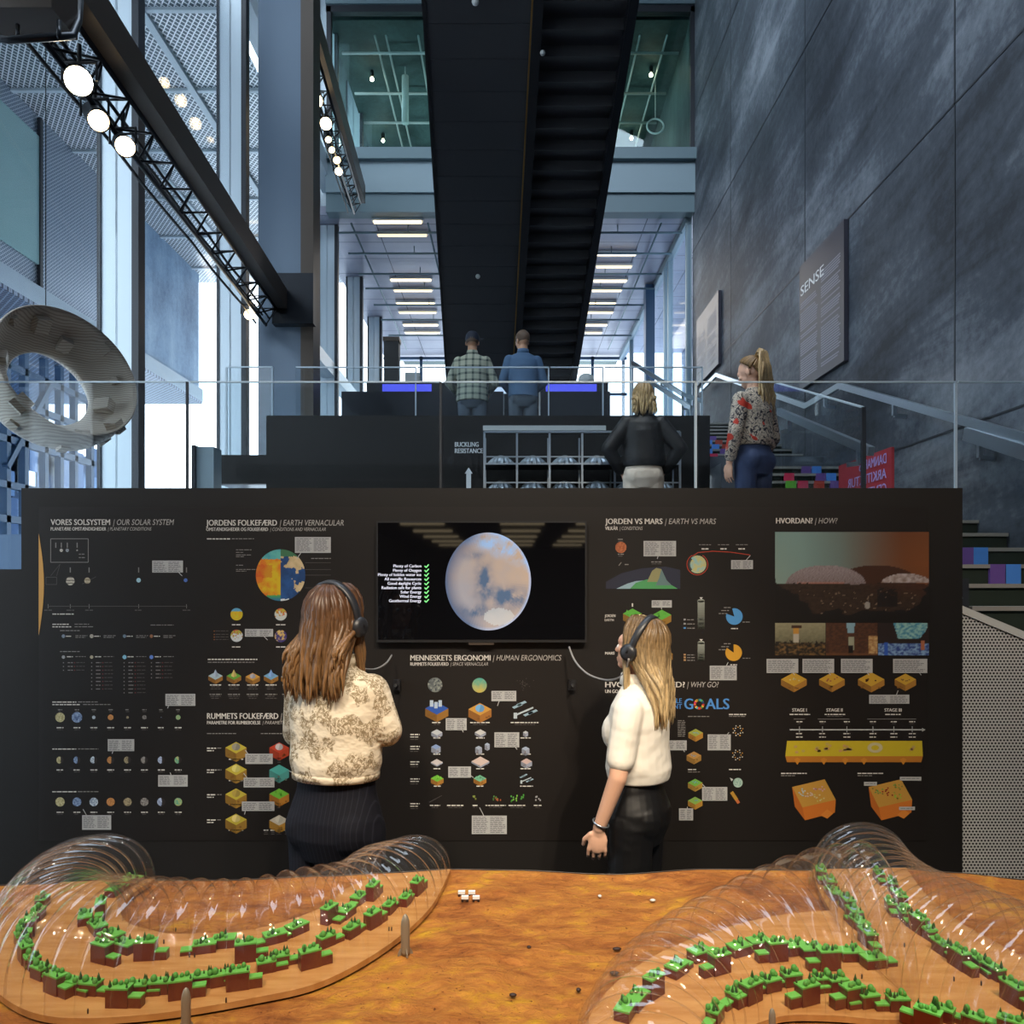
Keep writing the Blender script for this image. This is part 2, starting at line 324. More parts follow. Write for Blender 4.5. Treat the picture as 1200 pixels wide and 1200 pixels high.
struct('ceiling_roof', MB().bx(-4.2, 3.6, -2.2, 24, 12.7, 12.9), M['concrete_teal'])
# landing in front of the terrace, and the terrace
struct('floor_landing', MB().bx(-3.35, 2.2, 4.5, 8.0, 1.62, 1.82), M['landing_grey'])
struct('wall_landing', MB().bx(-3.35, 2.2, 4.5, 4.56, 0, 1.62), M['black'])
struct('floor_terrace', MB().bx(-3.35, 3.3, 8.1, 22.5, 2.9, 3.1), M['landing_grey'])
struct('wall_far', MB().bx(-3.3, 3.3, 22.4, 22.6, 2.9, 4.9), M['light_plate'])
# far window band at the end of the gallery
wn = MB().bx(-3.7, 3.4, 22.44, 22.46, 4.9, 8.4); wf = struct('window_1', wn, M['facade_glass'])
fr = MB()
for x in (-3.6, -2.6, -1.6, -.6, .4, 1.4, 2.4, 3.3): fr.bx(x - .04, x + .04, 22.38, 22.46, 4.9, 8.4)
for z in (4.95, 5.7, 6.5, 7.3, 8.35): fr.bx(-3.7, 3.4, 22.38, 22.46, z - .035, z + .035)
fr.build('window_frame', M['frame_blue'], wf)
struct('ceiling_gallery', MB().bx(-3.7, 3.4, 13.9, 23, 8.44, 8.6), M['ceiling_metal'])
# bridge beam under the glazed upper room
b = struct('trim_2', MB().bx(-3.3, 3.3, 13.7, 13.95, 8.75, 9.3), M['beam_grey'])
MB().bx(-3.3, 3.3, 13.75, 14.0, 8.42, 8.75).build('flange', M['beam_dark'], b); MB().bx(-3.3, 3.3, 13.6, 13.95, 9.3, 9.5).build('cap', M['beam_dark'], b)
struct('floor_upper', MB().bx(-3.3, 3.3, 13.95, 24, 8.62, 9.4), M['concrete_teal'])
struct('wall_upper', MB().bx(-3.3, 3.3, 23.9, 24, 9.4, 12.7), M['concrete_teal'])
u = struct('window_2', MB().bx(-3.2, 3.25, 13.8, 13.82, 9.5, 12.1), M['teal_glass'])
fr = MB().bx(-3.3, 3.3, 13.74, 13.86, 12.0, 12.12)
for x in (-3.25, 3.27): fr.bx(x - .04, x + .04, 13.74, 13.86, 9.4, 12.1)
fr.build('window_frame', M['gasket'], u)
struct('wall_upper_side', MB().bx(3.28, 3.4, 13.95, 24, 9.4, 12.7), M['concrete_teal'])
struct('wall_gallery_side', MB().bx(5.0, 5.1, 13.95, 22.4, 2.9, 8.6), mat('gallery_blue', '#5d6f8c', .5))
struct('ceiling_gallery_side', MB().bx(3.4, 5.1, 13.95, 22.4, 8.5, 8.6), M['ceiling_metal'])
struct('ceiling_upper', MB().bx(-3.3, 3.3, 13.95, 24, 12.0, 12.1), M['concrete_teal'])
struct('trim_3', MB().bx(-3.3, 3.3, 13.7, 13.95, 12.12, 12.7), M['beam_dark'])
# left facade: mullions, transoms and panes
mul = [4.1, 6.65, 9.35, 11.9, 14.3, 16.7, 19.2, 21.8]
for i, y in enumerate(mul):
    o = struct('trim_%d' % (4 + i), MB().bx(LX - .14, LX + .13, y, y + .16, -.2, 12.7), M['alu'])
    MB().bx(LX - .17, LX - .14, y - .02, y + .1, -.2, 12.7).bx(LX + .13, LX + .19, y - .02, y + .1, -.2, 12.7).build('gasket', M['gasket'], o)
for i in range(len(mul)):
    y0 = 1.5 if i == 0 else mul[i - 1] + .16; y1 = mul[i]
    struct('window_%d' % (3 + i), MB().bx(LX - .02, LX + .0, y0, y1, -.2, 12.7), M['facade_glass'])
struct('trim_12', MB().bx(LX - .1, LX + .14, 9.5, 22, 9.05, 9.4), M['alu'])
struct('trim_13', MB().bx(LX - .1, LX + .14, 12.1, 22, 5.6, 5.85), M['alu'])
# partition of glass on the wall side of the gallery
o = struct('window_11', MB().bx(3.24, 3.26, 13.95, 22.4, 3.1, 8.44), M['dark_glass'])
fr = MB()
for y in (14.0, 15.6, 16.0, 18.2, 20.6): fr.bx(3.2, 3.3, y - .04, y + .04, 3.1, 8.44)
fr.bx(3.18, 3.3, 13.95, 22.4, 8.3, 8.44); fr.build('window_frame', M['beam_grey'], o)
struct('trim_15', MB().bx(3.0, 3.2, 17.0, 17.25, 3.1, 8.4), M['frame_blue'])
# outside: the mesh-clad wing and its soffit, ground
struct('ground', MB().bx(-60, -3.6, -20, 70, -.6, -.4), M['ground_out'])
o = struct('wall_wing', MB().bx(-12, -7.4, 4, 15.1, 6.35, 9.1), M['wall_mesh'])
MB().bx(-12, -7.38, 15.1, 18.2, 6.35, 9.1).build('concrete_end', M['concrete_out'], o)
MB().bx(-7.40, -7.3, 4, 18.25, 6.08, 6.38).build('edge_strip', M['light_plate'], o); MB().bx(-7.39, -7.36, 4, 12.0, 6.75, 8.75).build('teal_window', mat('teal_pane', '#9fc4c6', .12), o)
MB().bx(-7.39, -7.34, 12.0, 12.07, 6.38, 9.05).build('window_jamb', M['gasket'], o)
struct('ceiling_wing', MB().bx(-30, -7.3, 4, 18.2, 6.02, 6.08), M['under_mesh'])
struct('ceiling_canopy', MB().bx(-30, -3.65, 2, 18.7, 9.1, 9.16), M['expanded_mesh'])
tr = MB()
for x in (-4.7, -6.2): tr.bx(x - .05, x + .05, 2, 18.7, 9.04, 9.1)
for y in (8.2, 9.8, 11.4, 13.0, 14.6, 16.2, 17.8): tr.bx(-30, -3.7, y - .03, y + .03, 9.06, 9.1)
struct('trim_16', tr, M['alu'])
# glazed lower storey of the wing: steel frame against the sky
f = MB()
for y in (8.6, 9.5, 10.4, 11.0, 11.9, 12.8, 13.4, 13.9, 14.5, 15.0, 15.5, 16.1): f.bx(-8.9, -8.78, y, y + (.11 if y != 11.0 else .3), -.4, 6.05)
for z in (2.3, 2.9, 3.5, 4.3, 5.0, 5.6): f.bx(-8.9, -8.78, 6, 16.3, z - .06, z + .06)
for y in (9.9, 11.6, 13.4): f.bar((-8.8, y, 3.8), (-8.8, y + 1.3, 5.6), .1, .1)
ow = struct('wall_glazed_storey', f, M['frame_blue']); MB().bx(-9.3, -9.28, 6, 16.3, -.4, 6).build('pane', M['dark_glass'], ow)
r_ = random.Random(21)
bl = [mat('blue_wall', c_, .6) for c_ in ('#3f5f8a', '#6d8db8', '#27405f')]
for k, m_ in enumerate(bl):
    g = MB()
    for _ in range(16): y = r_.uniform(13, 20.5); z = r_.uniform(-.2, 5.2); g.bx(-11 - k * .2, -10.95 - k * .2, y, y + r_.uniform(.3, 1.6), z, z + r_.uniform(.3, 1.5))
    for _ in range(6): y = r_.uniform(14, 21); g.bx(-11.8 - k * .2, -11.7 - k * .2, y, y + r_.uniform(.2, .5), -.4, 6)
    g.build('inner_wall', m_, ow)
struct('wall_low', MB().bx(-7.4, -4.0, 6.9, 7.0, -.4, 2.2), M['frame_blue'])

# dark inside column with the lighting beams
t = thing('steel_column', 'tall dark blue steel column rising behind the black terrace wall', 'column', (-2.56, 8.65, 3.1))
MB().bx(-2.79, -2.32, 8.5, 8.8, 3.1, 12.7).build('shaft', mat('column_blue', '#5a6878', .3, .45), t)
MB().bx(-2.32, -2.18, 8.5, 8.8, 3.1, 12.7).build('edge_flange', M['brown_steel'], t); MB().bx(-2.6, -2.15, 8.38, 8.5, 4.6, 5.15).build('bracket', M['dark_steel'], t)
def lighting_beam(name, label, p0, p1, hgt, wid, n_bay):
    p0 = Vector(p0); p1 = Vector(p1); t = thing('lighting_truss', label, 'truss', p0); dr = (p1 - p0).normalized(); rt = Vector((1, 0, 0))
    MB().bar(p0, p1, wid, hgt).build('beam', M['brown_steel'], t)
    chords = [rt * -(wid / 2 - .02) + Vector((0, 0, -hgt / 2)), rt * -(wid / 2 + .20) + Vector((0, 0, -hgt / 2)), rt * -(wid / 2 + .09) + Vector((0, 0, -hgt / 2 - .18))]
    for c_ in chords: MB().cyl(p0 + c_, p1 + c_, .017, n=8).build('chord', M['dark_steel'], t, True)
    d = MB(); L = (p1 - p0).length
    for k in range(n_bay):
        a = p0 + dr * (L * k / n_bay); b_ = p0 + dr * (L * (k + 1) / n_bay)
        for i, j in ((0, 1), (1, 2), (2, 0)): d.cyl(a + chords[i], b_ + chords[j], .008, n=6); d.cyl(b_ + chords[i], b_ + chords[j], .007, n=6)
    d.build('lattice', M['dark_steel'], t, True)
    cb = MB()
    for e in (.03, -.04, .1): cb.tube([p0 + dr * (L * k / 12) + rt * -(wid / 2 + .1 + e) + Vector((0, 0, -hgt / 2 - .05 - abs(e) + .012 * math.sin(k * 2.1 + e * 40))) for k in range(13)], .012, 6)
    cb.build('cabling', M['black'], t, True); return t
lighting_beam('a', 'brown steel beam with black lattice truss running towards the dark column', (-2.19, 2.6, 4.86), (-2.50, 8.36, 4.86), .21, .14, 16)
lighting_beam('b', 'upper lighting truss under brown beam, beyond the dark column', (-2.33, 9.0, 8.45), (-2.54, 13.2, 8.45), .30, .10, 14)
def spotlight(pos, aim, r, ln, label, lens, yoke=True, group=None):
    p = Vector(pos); a = (Vector(aim) - p).normalized(); t = thing('spotlight', label, 'spotlight', p, group); q = a.to_track_quat('Z', 'Y').to_matrix()
    MB().lathe([(0.001, -ln), (r * .75, -ln), (r * .9, -ln * .7), (r, -.03), (r, 0), (r * .93, 0), (r * .9, -.02)], p, 20, q).build('housing', M['black'], t, True)
    MB().lathe([(0.0005, -.008), (r * .9, -.012)], p, 20, q).build('lens', M[lens], t)
    m_ = p - a * ln * .5
    MB().tube([m_ + Vector((r + .02, 0, 0)), m_ + Vector((r + .02, 0, .1)), m_ + Vector((-r - .02, 0, .1)), m_ + Vector((-r - .02, 0, 0))], .008, 6).cyl(m_ + Vector((0, 0, .1)), m_ + Vector((0, 0, .2)), .012, n=8).build('yoke', M['black'], t)
    return t
AIM = (0.1, 1.2, 1.6)
spotlight(P(92, 95, 4.12), (-.2, 0, 1.75), .075, .26, 'glaring spotlight nearest the camera on the brown beam truss', 'lens_hot')
spotlight(P(116, 142, 4.47), (.6, 1.0, .9), .062, .26, 'black spotlight between the glaring one and the third on the truss', 'lens')
spotlight(P(147, 172, 4.73), (.5, .5, 1.2), .062, .26, 'third spotlight counted from the glaring one on the truss', 'lens')
spotlight(P(292, 369, 8.1), (.5, 1, 1.2), .055, .2, 'single spotlight hanging at the column end of the brown beam', 'lens')
ul = [(366, 97, 10.0, .07, 'lens'), (371, 118, 10.4, .085, 'lens'), (382, 145, 10.9, .085, 'lens'), (385, 164, 11.3, .05, 'lens_soft'), (389, 176, 11.6, .05, 'lens_soft'), (395, 188, 11.9, .06, 'lens_soft'), (397, 201, 12.2, .06, 'lens')]
for k, (x, y, d, r, l) in enumerate(ul): spotlight(P(x, y, d * .962), (.6, 1, 2) if l == 'lens' else (.3, 6, 1.5), r, .2, ORD[k] + ' lamp from the top of the row on the upper truss', l, group='lamps on the upper truss')
t = thing('hanging_equipment', 'dark equipment box and pipe at ceiling beside the brown beam', 'equipment', P(30, 20, 3.4))
MB().box(P(10, 2, 3.4), (.5, .2, .2)).build('box', M['brown_steel'], t)
MB().tube([P(-30, 40, 3.3), P(10, 47, 3.3), P(55, 44, 3.3), P(85, 42, 3.4), P(92, 25, 3.5), P(95, -20, 3.6)], .016, 8).cyl(P(21, 46, 3.3), P(21, 30, 3.35), .009).cyl(P(69, 44, 3.3), P(69, 25, 3.35), .009).build('pipe', M['dark_steel'], t, True)

# ------------------------------------------------------------------ overhead staircase
def st_z(d): return 8.8 - .476 * (d - 9.25)
def st_x(a, d): return a - .036 * (d - 9.25)
t = thing('overhead_staircase', 'long black staircase descending overhead seen from below', 'staircase', (0, 21, 3.1))
d0, d1 = 5.0, 21.2
def slab(xa, xb, lo, hi, da=d0, db=d1):
    vs = [(st_x(x, d), d, st_z(d) + h) for d in (da, db) for h in (lo, hi) for x in (xa, xb)]
    return MB().add(vs, [(0, 1, 3, 2), (4, 6, 7, 5), (0, 2, 6, 4), (1, 5, 7, 3), (0, 4, 5, 1), (2, 3, 7, 6)])
for k in range(43):
    a = d0 + k * .375; b_ = a + .367
    slab(-1.02, .28, 0, .1, a, b_).build('soffit_panel', M['soffit'], t)
slab(-1.07, -1.02, -.02, .95).build('stringer', M['black'], t); slab(.28, .40, -.06, .30).build('stringer', M['black'], t); slab(1.44, 1.55, -.05, .45).build('stringer', M['dark_steel'], t)
slab(.255, .275, -.05, -.03).build('lit_edge_strip', M['gold'], t)  # gold strip paints the light streak on the handrail edge at the divider
slab(.4, 1.44, .34, .42).build('backing', M['black'], t); slab(-1.02, .28, .12, .3).build('core', M['black'], t)
n_t = int((d1 - d0) / .29)
for k in range(n_t):
    d = d0 + k * .29; z = st_z(d)
    m_ = MB().bx(st_x(.4, d), st_x(1.44, d), d, d + .3, z + .10, z + .14).bx(st_x(.4, d), st_x(1.44, d), d - .015, d + .005, z + .09, z + .27)
    m_.build('tread', M['tread_dark'], t)
for (x, y, r) in ((557, 2, .045), (636, 62, .035), (560, 324, .04)):
    d = 8.8 if y < 10 else (9.9 if y < 100 else 13.0)
    d = next((dd / 100 for dd in range(600, 2000) if CAMZ + (CY - y) * dd / 100 / F >= st_z(dd / 100)), d) - .06
    p = P(x, y, d); MB().ell(p, r, 10, 7).build('sensor', M['off_white'], t, True)

# lights of the gallery ceiling, upper room fittings
rows = [(260, 14.02), (274, 14.55), (330, 16.7), (341, 17.3), (357, 18.1), (367, 18.7), (382, 19.6), (391, 20.2)]
Lx = [(438, 494), (443, 500), (458, 505), (462, 506), (465, 509), (468, 511), (473, 513), (475, 515)]
Rx = [(700, 745), (699, 740), (696, 734), (694, 728), (690, 721), (688, 718), (686, 711), (686, 705)]
Rr = [15.4, 16.0, 16.75, 17.3, 18.1, 18.7, 19.6, 20.2]
for side, xs, ds in (('window', Lx, [r[1] for r in rows]), ('concrete wall', Rx, Rr)):
    for k, ((a, b_), d) in enumerate(zip(xs, ds)):
        x0, x1 = (a - CX) * d / F, (b_ - CX) * d / F; t = thing('ceiling_light', '%s strip light from the bridge beam on the gallery ceiling, %s side' % (ORD[k], side), 'light', ((x0 + x1) / 2, d, 8.36), 'gallery strip lights')
        MB().bx(x0 - .03, x1 + .03, d - .05, d + .05, 8.38, 8.42).build('housing', M['white'], t); MB().bx(x0, x1, d - .035, d + .035, 8.35, 8.38).build('diffuser', M['strip_hot' if k % 2 == 0 else 'strip_dim'], t)
t = thing('ceiling_pipes', 'grey service pipes crossing under the gallery ceiling', 'pipes', (0, 17, 8.2))
for d_ in (14.3, 15.2, 16.2, 17.0, 18.0, 19.0, 20.2): MB().cyl((-3.2, d_, 8.3), (3.2, d_, 8.3), .022, n=8).cyl((-1.9, d_, 8.3), (-1.9, d_, 8.44), .01, n=6).cyl((2.0, d_, 8.3), (2.0, d_, 8.44), .01, n=6).build('cross_pipe', M['beam_dark'], t, True)
for x_ in (-2.9, -1.5, 1.65, 2.75): MB().cyl((x_, 14, 8.33), (x_, 21.5, 8.33), .018, n=8).build('long_pipe', M['beam_dark'], t, True)
for k, (x, y) in enumerate(((436, 93), (449, 165), (763, 88), (740, 162))):
    d = 10.05 * F / (CY - y) * 1.0; p = P(x, y, max(d, 15.0)); t = thing('pendant_lamp', ('upper','lower')[k % 2] + ' glowing bulb behind the upper window, ' + ('window side' if k < 2 else 'concrete wall side'), 'lamp', p, 'upper room bulbs')
    MB().ell(p, .036, 10, 7).build('bulb', M['bulb'], t, True); MB().cyl(p + Vector((0, 0, .04)), p + Vector((0, 0, .16)), .04).build('socket', M['black'], t); MB().cyl(p + Vector((0, 0, .16)), (p.x, p.y, 12.0), .008, n=6).build('cord', M['black'], t)
t = thing('service_pipes', 'grey pipes crossing the ceiling behind the upper window', 'pipes', (0, 16, 11.9))
for (y, dd) in ((60, 14.6), (105, 15.8), (130, 16.8), (150, 17.8)): MB().cyl((-3.2, dd, 11.85), (3.2, dd, 11.85), .025, n=8).build('cross_pipe', M['off_white'], t, True)
for x in (-2.5, -2.3, -1.7, 1.9, 2.4, 2.9): MB().cyl((x, 14.2, 11.9), (x, 20, 11.9), .02, n=8).build('long_pipe', M['off_white'], t, True)
p = P(475, 112, 15.2); t = thing('tube_light', 'clear vertical tube hanging behind the upper window', 'tube', p)
MB().cyl(p + Vector((0, 0, -.55)), p + Vector((0, 0, .38)), .07, n=16).build('tube', mat('tube_white', '#a8b8b8', .25, emit='#bcd0cc', es=.12), t, True); MB().cyl(p + Vector((0, 0, .38)), (p.x, p.y, 12), .01).build('cord', M['white'], t)
p = P(768, 148, 15.6); t = thing('ring_ornament', 'small pale ring hanging behind the upper window', 'ornament', p)
MB().tube([p + Vector((.17 * math.cos(a), 0, .15 * math.sin(a))) for a in [i * math.pi / 10 for i in range(21)]], .018, 8).build('ring', M['white'], t, True); MB().cyl(p + Vector((0, 0, .15)), (p.x, p.y, 12), .008).build('cord', M['white'], t)

# ------------------------------------------------------------------ stairs along the concrete wall
t = thing('wall_staircase', 'dark green stairs with coloured blocks along the concrete wall', 'staircase', (2.75, 5.0, 0))
pal = {'p': M['tile_purple'], 'b': M['tile_blue'], 'k': M['tile_pink'], 'g': M['tile_green'], 'r': M['tile_red']}
tiles = {2: [(1167, 'p'), (1184.5, 'b')], 3: [(1130, 'p'), (1147, 'b')], 9: [(926, 'g'), (940, 'k'), (959, 'r'), (978, 'p'), (990, 'b')], 10: [(924, 'k'), (961, 'p'), (973, 'b')], 11: [(944, 'p'), (956, 'b')]}
def flight(x0, x1, y0, z0, n_, run, rise, base, tl):
    for k in range(n_):
        y = y0 + k * run; z = z0 + k * rise
        MB().bx(x0, x1, y, y + run + .02, base, z).build('step', M['riser_green'], t)
        MB().bx(x0, x1, y - .02, y + .04, z, z + .022).build('nosing', M['nosing'], t)
        for (px, c_) in tl.get(k, ()):
            xa = (px - CX) * y / F; wd = .045
            if xa - wd < x0: xa = x0 + wd
            if xa + wd > x1: continue
            MB().bx(xa - wd, xa + wd, y - .022, y + .002, z - .112, z + .023).build('riser_tile', pal[c_], t)
flight(2.28, WX - .01, 3.81, 1.62, 12, .32, .112, 0, tiles)
MB().bx(2.1, WX - .01, 7.65, 8.3, 1.82, 2.96).build('mid_landing', M['landing_grey'], t)
tiles2 = {0: [(832, 'k')], 2: [(830, 'b'), (848, 'p')], 3: [(838, 'b'), (850, 'r')], 4: [(830, 'b'), (842, 'r')], 1: [(836, 'k')], 5: [(835, 'p')]}
flight(2.1, WX - .01, 8.3, 3.08, 10, .34, .115, 2.9, tiles2)
# red reflected notice standing on the steps, handrails
def text_mesh(s, bold=False, italic=False):
    cu = bpy.data.curves.new('lettering', 'FONT'); cu.body = s; cu.size = 1.0; cu.shear = .22 if italic else 0; cu.offset = 0; cu.resolution_u = 3; cu.fill_mode = 'FRONT'
    o = bpy.data.objects.new('lettering', cu); C.objects.link(o); dg = bpy.context.evaluated_depsgraph_get(); me = bpy.data.meshes.new_from_object(o.evaluated_get(dg))
    v = [tuple(q.co) for q in me.vertices]; f_ = [tuple(p_.vertices) for p_ in me.polygons]
    bpy.data.objects.remove(o); bpy.data.curves.remove(cu); bpy.data.meshes.remove(me); return v, f_
TC = {}
def put_text(mb, s, org, ux, uy, width, cap, col=None, bold=False, italic=False, align='L'):
    key = (s, bold, italic)
    if key not in TC: TC[key] = text_mesh(*key)
    v, f_ = TC[key]
    if not v: return
    x0 = min(q[0] for q in v); x1 = max(q[0] for q in v); sy = cap / .69; sx = width / (x1 - x0) if width else sy
    org = Vector(org); ux = Vector(ux); uy = Vector(uy); sh = (x1 - x0) * sx if align == 'R' else 0
    nv = ux.cross(uy).normalized() * .00025
    for k_, dx in enumerate((0, .022, .044) if bold else (0,)): mb.add([org + nv * k_ + ux * ((q[0] - x0) * sx * (.99 if bold else 1) - sh + dx * sy) + uy * (q[1] * sy) for q in v], f_, col)
s_ = thing('red_notice', 'red panel with mirrored lilac lettering on the stairs behind the glass', 'sign', (2.64, 5.7, 2.2))
MB().bx(2.63, 2.65, 5.3, 6.15, 2.3, 2.70).build('board', M['sign_red'], s_)
tm = MB()
for i, (ln, wd) in enumerate((('DANMARKS', .42), ('ARKITEKTUR', .62), ('CENTER', .36))): put_text(tm, ln, (2.625, 5.36, 2.60 - i * .105), (0, 1, 0), (0, 0, 1), wd, .07, None, True)
tm.build('lettering', M['sign_letter'], s_)
def rail(label, pts, brk, wd=.04, ht=.06, side=0.1, post=None):
    h = thing('handrail', label, 'handrail', pts[0]); m_ = MB()
    for a, b_ in zip(pts, pts[1:]): m_.bar(a, b_, wd, ht)
    m_.build('rail', M['steel'], h)
    if post: [MB().bar(p_, (p_[0], p_[1], post), .03, .03).build('post', M['steel'], h) for p_ in pts]
    for p_ in brk: MB().bar(p_, Vector(p_) + Vector((0, 0, -.09)), .03, .03).bar(Vector(p_) + Vector((0, 0, -.09)), Vector(p_) + Vector((side, 0, -.10)), .02, .03).build('bracket', M['steel'], h)
rx = WX - .1
rail('long steel handrail bending up the concrete wall beyond the balustrade', [(rx, 3.4, 2.15), (rx, 4.8, 2.67), (rx, 7.45, 3.68), (rx, 8.3, 3.68), (rx, 11.9, 5.0), (rx, 12.9, 5.0)], [(rx, 5.2, 2.79), (rx, 6.4, 3.25), (rx, 7.8, 3.65), (rx, 9.7, 4.17)])
rail('short steel handrail on the stair glass beside the woman in floral blouse', [(2.36, 5.02, 2.62), (2.36, 6.75, 3.27)], [(2.36, 5.2, 2.66), (2.36, 6.5, 3.14)], side=-.08)
rail('wide steel rail end low on the concrete wall', [(WX - .12, 4.2, 2.36), (WX - .12, 5.35, 2.80)], [(WX - .12, 5.2, 2.7)], .05, .09)
def pane(name, label, quad, thick, edges, matk='glass', group=None):
    q = [Vector(p_) for p_ in quad]; c_ = sum(q, Vector()) / 4; t_ = thing(name, label, 'glass panel', (c_.x, c_.y, min(v.z for v in q)), group); nrm = (q[1] - q[0]).cross(q[3] - q[0]).normalized() * thick
    MB().prism(q, nrm).build('glass', M[matk], t_)
    for i, (wd, mk) in edges.items():
        MB().bar(q[i] + nrm / 2, q[(i + 1) % 4] + nrm / 2, wd, wd).build('edge', M[mk], t_)
    return t_
pane('stair_glass', 'glass panel with slanted top guarding the stairs beside the woman in floral blouse', [(2.26, 6.7, 1.9), (2.26, 4.9, 1.9), (2.26, 4.9, 2.88), (2.26, 6.7, 3.53)], .015, {1: (.025, 'gasket'), 2: (.012, 'alu')})
# glass balustrade of the landing
xs = [-3.35, -1.93, -.41, 1.12, 2.68, 3.28]
lb = ['glass balustrade panel in front of the ring model', 'glass balustrade panel between ring model and buckling wall text', 'glass balustrade panel in front of the two men', 'glass balustrade panel between the woman in black jacket and stair corner', 'narrow glass balustrade panel against the concrete wall']
for k in range(5): pane('balustrade_panel', lb[k], [(xs[k] + .008, 4.6, 1.82 if k < 3 else 1.87), (xs[k + 1] - .008, 4.6, 1.82 if k < 3 else 1.87), (xs[k + 1] - .008, 4.6, 2.965), (xs[k] + .008, 4.6, 2.965)], -.016, {2: (.009, 'alu'), 1: (.014, 'gasket' if k < 2 else 'alu')}, 'glass', 'balustrade panels of the landing')
# parapet of perforated metal beside the display wall
t = thing('perforated_parapet', 'white perforated metal parapet at the edge of the black display wall', 'parapet', (2.7, 3.66, 0))
x0, x1 = 2.09, 3.28; zt0, zt1 = 1.635, 1.14
MB().prism([(x0, 3.66, 0), (x1, 3.66, 0), (x1, 3.66, zt1), (x0, 3.66, zt0)], (0, .03, 0)).build('sheet', M['perforated'], t)
MB().bar((x0, 3.68, zt0 + .02), (x1, 3.68, zt1 + .02), .06, .035).build('cap', M['off_white'], t); MB().ell((2.125, 3.66, zt0 + .05), (.026, .03, .022)).build('end_knob', M['off_white'], t, True)
struct('wall_stair_side', MB().bx(2.14, 2.24, 3.75, 4.5, 0, 1.78), M['gasket'])

# ------------------------------------------------------------------ buckling wall, shelf and terrace fittings
t = thing('terrace_wall', 'long matte black wall with BUCKLING RESISTANCE lettering behind the balustrade', 'wall', (0, 8.0, 1.82))
MB().bx((312 - CX) * 8 / F, 2.08, 8.0, 8.1, 1.82, 3.51).build('panel', M['panel_black'], t)
MB().bx(-3.05, (312 - CX) * 8 / F, 8.0, 8.1, 2.8, 3.1).build('low_panel', M['panel_black'], t); MB().bx(-3.0, 2.0, 7.99, 8.0, 1.82, 1.9).build('plinth', M['light_plate'], t)
tm = MB()
for s, y, x0_, x1_ in (('BUCKLING', 523.5, 533, 561), ('RESISTANCE', 531, 533, 566)): put_text(tm, s, P(x0_, y, 7.995), (1, 0, 0), (0, 0, 1), (x1_ - x0_) * 7.995 / F, 5.4 * 7.995 / F, None, True)
tm.build('lettering', M['white'], t)
a = MB(); yy = 7.994
a.add([P(546.5, 572, yy), P(552, 572, yy), P(552, 555, yy), P(546.5, 555, yy)], [(0, 1, 2, 3)]).add([P(544.5, 555, yy), P(554, 555, yy), P(549.3, 548, yy)], [(0, 1, 2)]); a.build('arrow', M['white'], t)
MB().bx((566 - CX) * 7.98 / F, (710 - CX) * 7.98 / F, 7.97, 8.0, 3.35, 3.40).build('light_strip', M['off_white'], t)
t = thing('display_rack', 'thin steel shelf rack of dome models against the black wall', 'rack', (.75, 7.8, 1.82))
rxs = [(568 + i * 37.8 - CX) * 7.7 / F for i in range(7)]; ftop = CAMZ + (CY - 508) * 7.7 / F
for x in rxs:
    MB().bar((x, 7.62, 1.82), (x, 7.62, ftop), .02, .02).build('upright', M['steel'], t); MB().bar((x, 7.95, 1.82), (x, 7.95, ftop), .015, .015).build('upright', M['steel'], t)
zs = [CAMZ + (CY - y) * 7.7 / F for y in (545, 575, 605)]
for z in zs: MB().bx(rxs[0], rxs[-1], 7.62, 7.95, z - .012, z).build('shelf', M['dark_steel'], t); MB().bar((rxs[0], 7.62, z), (rxs[-1], 7.62, z), .016, .016).bar((rxs[0], 7.62, z + .07), (rxs[-1], 7.62, z + .07), .012, .012).build('edge_bar', M['steel'], t)
MB().bar((rxs[0], 7.62, ftop), (rxs[-1], 7.62, ftop), .02, .02).build('top_bar', M['steel'], t)
pro = None
for r_, z in enumerate(zs[:2]):
    for k in range(6):
        loc = ((rxs[k] + rxs[k + 1]) / 2, 7.78, z + .002); lab = '%s ribbed metal dome from the lettering on the %s shelf' % (ORD[k], ('upper', 'lower')[r_])
        if pro is None:
            pro = thing('dome_model', lab, 'model', loc, 'dome models on the rack'); n_ = 32; m_ = MB(); prof = [(.135, 0), (.128, .03), (.10, .062), (.06, .09), (.022, .105), (.002, .107)]
            vs = []
            for j, (rr_, zz) in enumerate(prof):
                for q in range(n_):
                    a_ = 2 * math.pi * q / n_; wv = 1 + (.07 if q % 2 else -.05) * (1 - j / 6); vs.append(Vector(loc) + Vector((rr_ * wv * math.cos(a_), rr_ * wv * math.sin(a_), zz)))
            m_.add(vs, [(j * n_ + q, j * n_ + (q + 1) % n_, (j + 1) * n_ + (q + 1) % n_, (j + 1) * n_ + q) for j in range(5) for q in range(n_)]); m_.build('shell', M['dome_metal'], pro)
            MB().lathe([(.14, .0), (.14, .008), (.12, .008)], loc, 24).build('base_ring', M['dark_steel'], pro)
        else: dup(pro, loc, 0, lab)
xs = [-2.3, -1.0, .42, 1.0, 2.06]
for k in range(4): pane('terrace_glass', ['terrace glass panel behind the dark column foot', 'terrace glass panel in front of the man in plaid shirt', 'terrace glass panel beside the man in blue sweater', 'terrace glass panel above the woman in black jacket'][k], [(xs[k] + .01, 8.2, 3.1), (xs[k + 1] - .01, 8.2, 3.1), (xs[k + 1] - .01, 8.2, 4.07), (xs[k] + .01, 8.2, 4.07)], -.012, {2: (.014, 'alu'), 1: (.014, 'alu')}, 'glass', 'terrace glass panels')
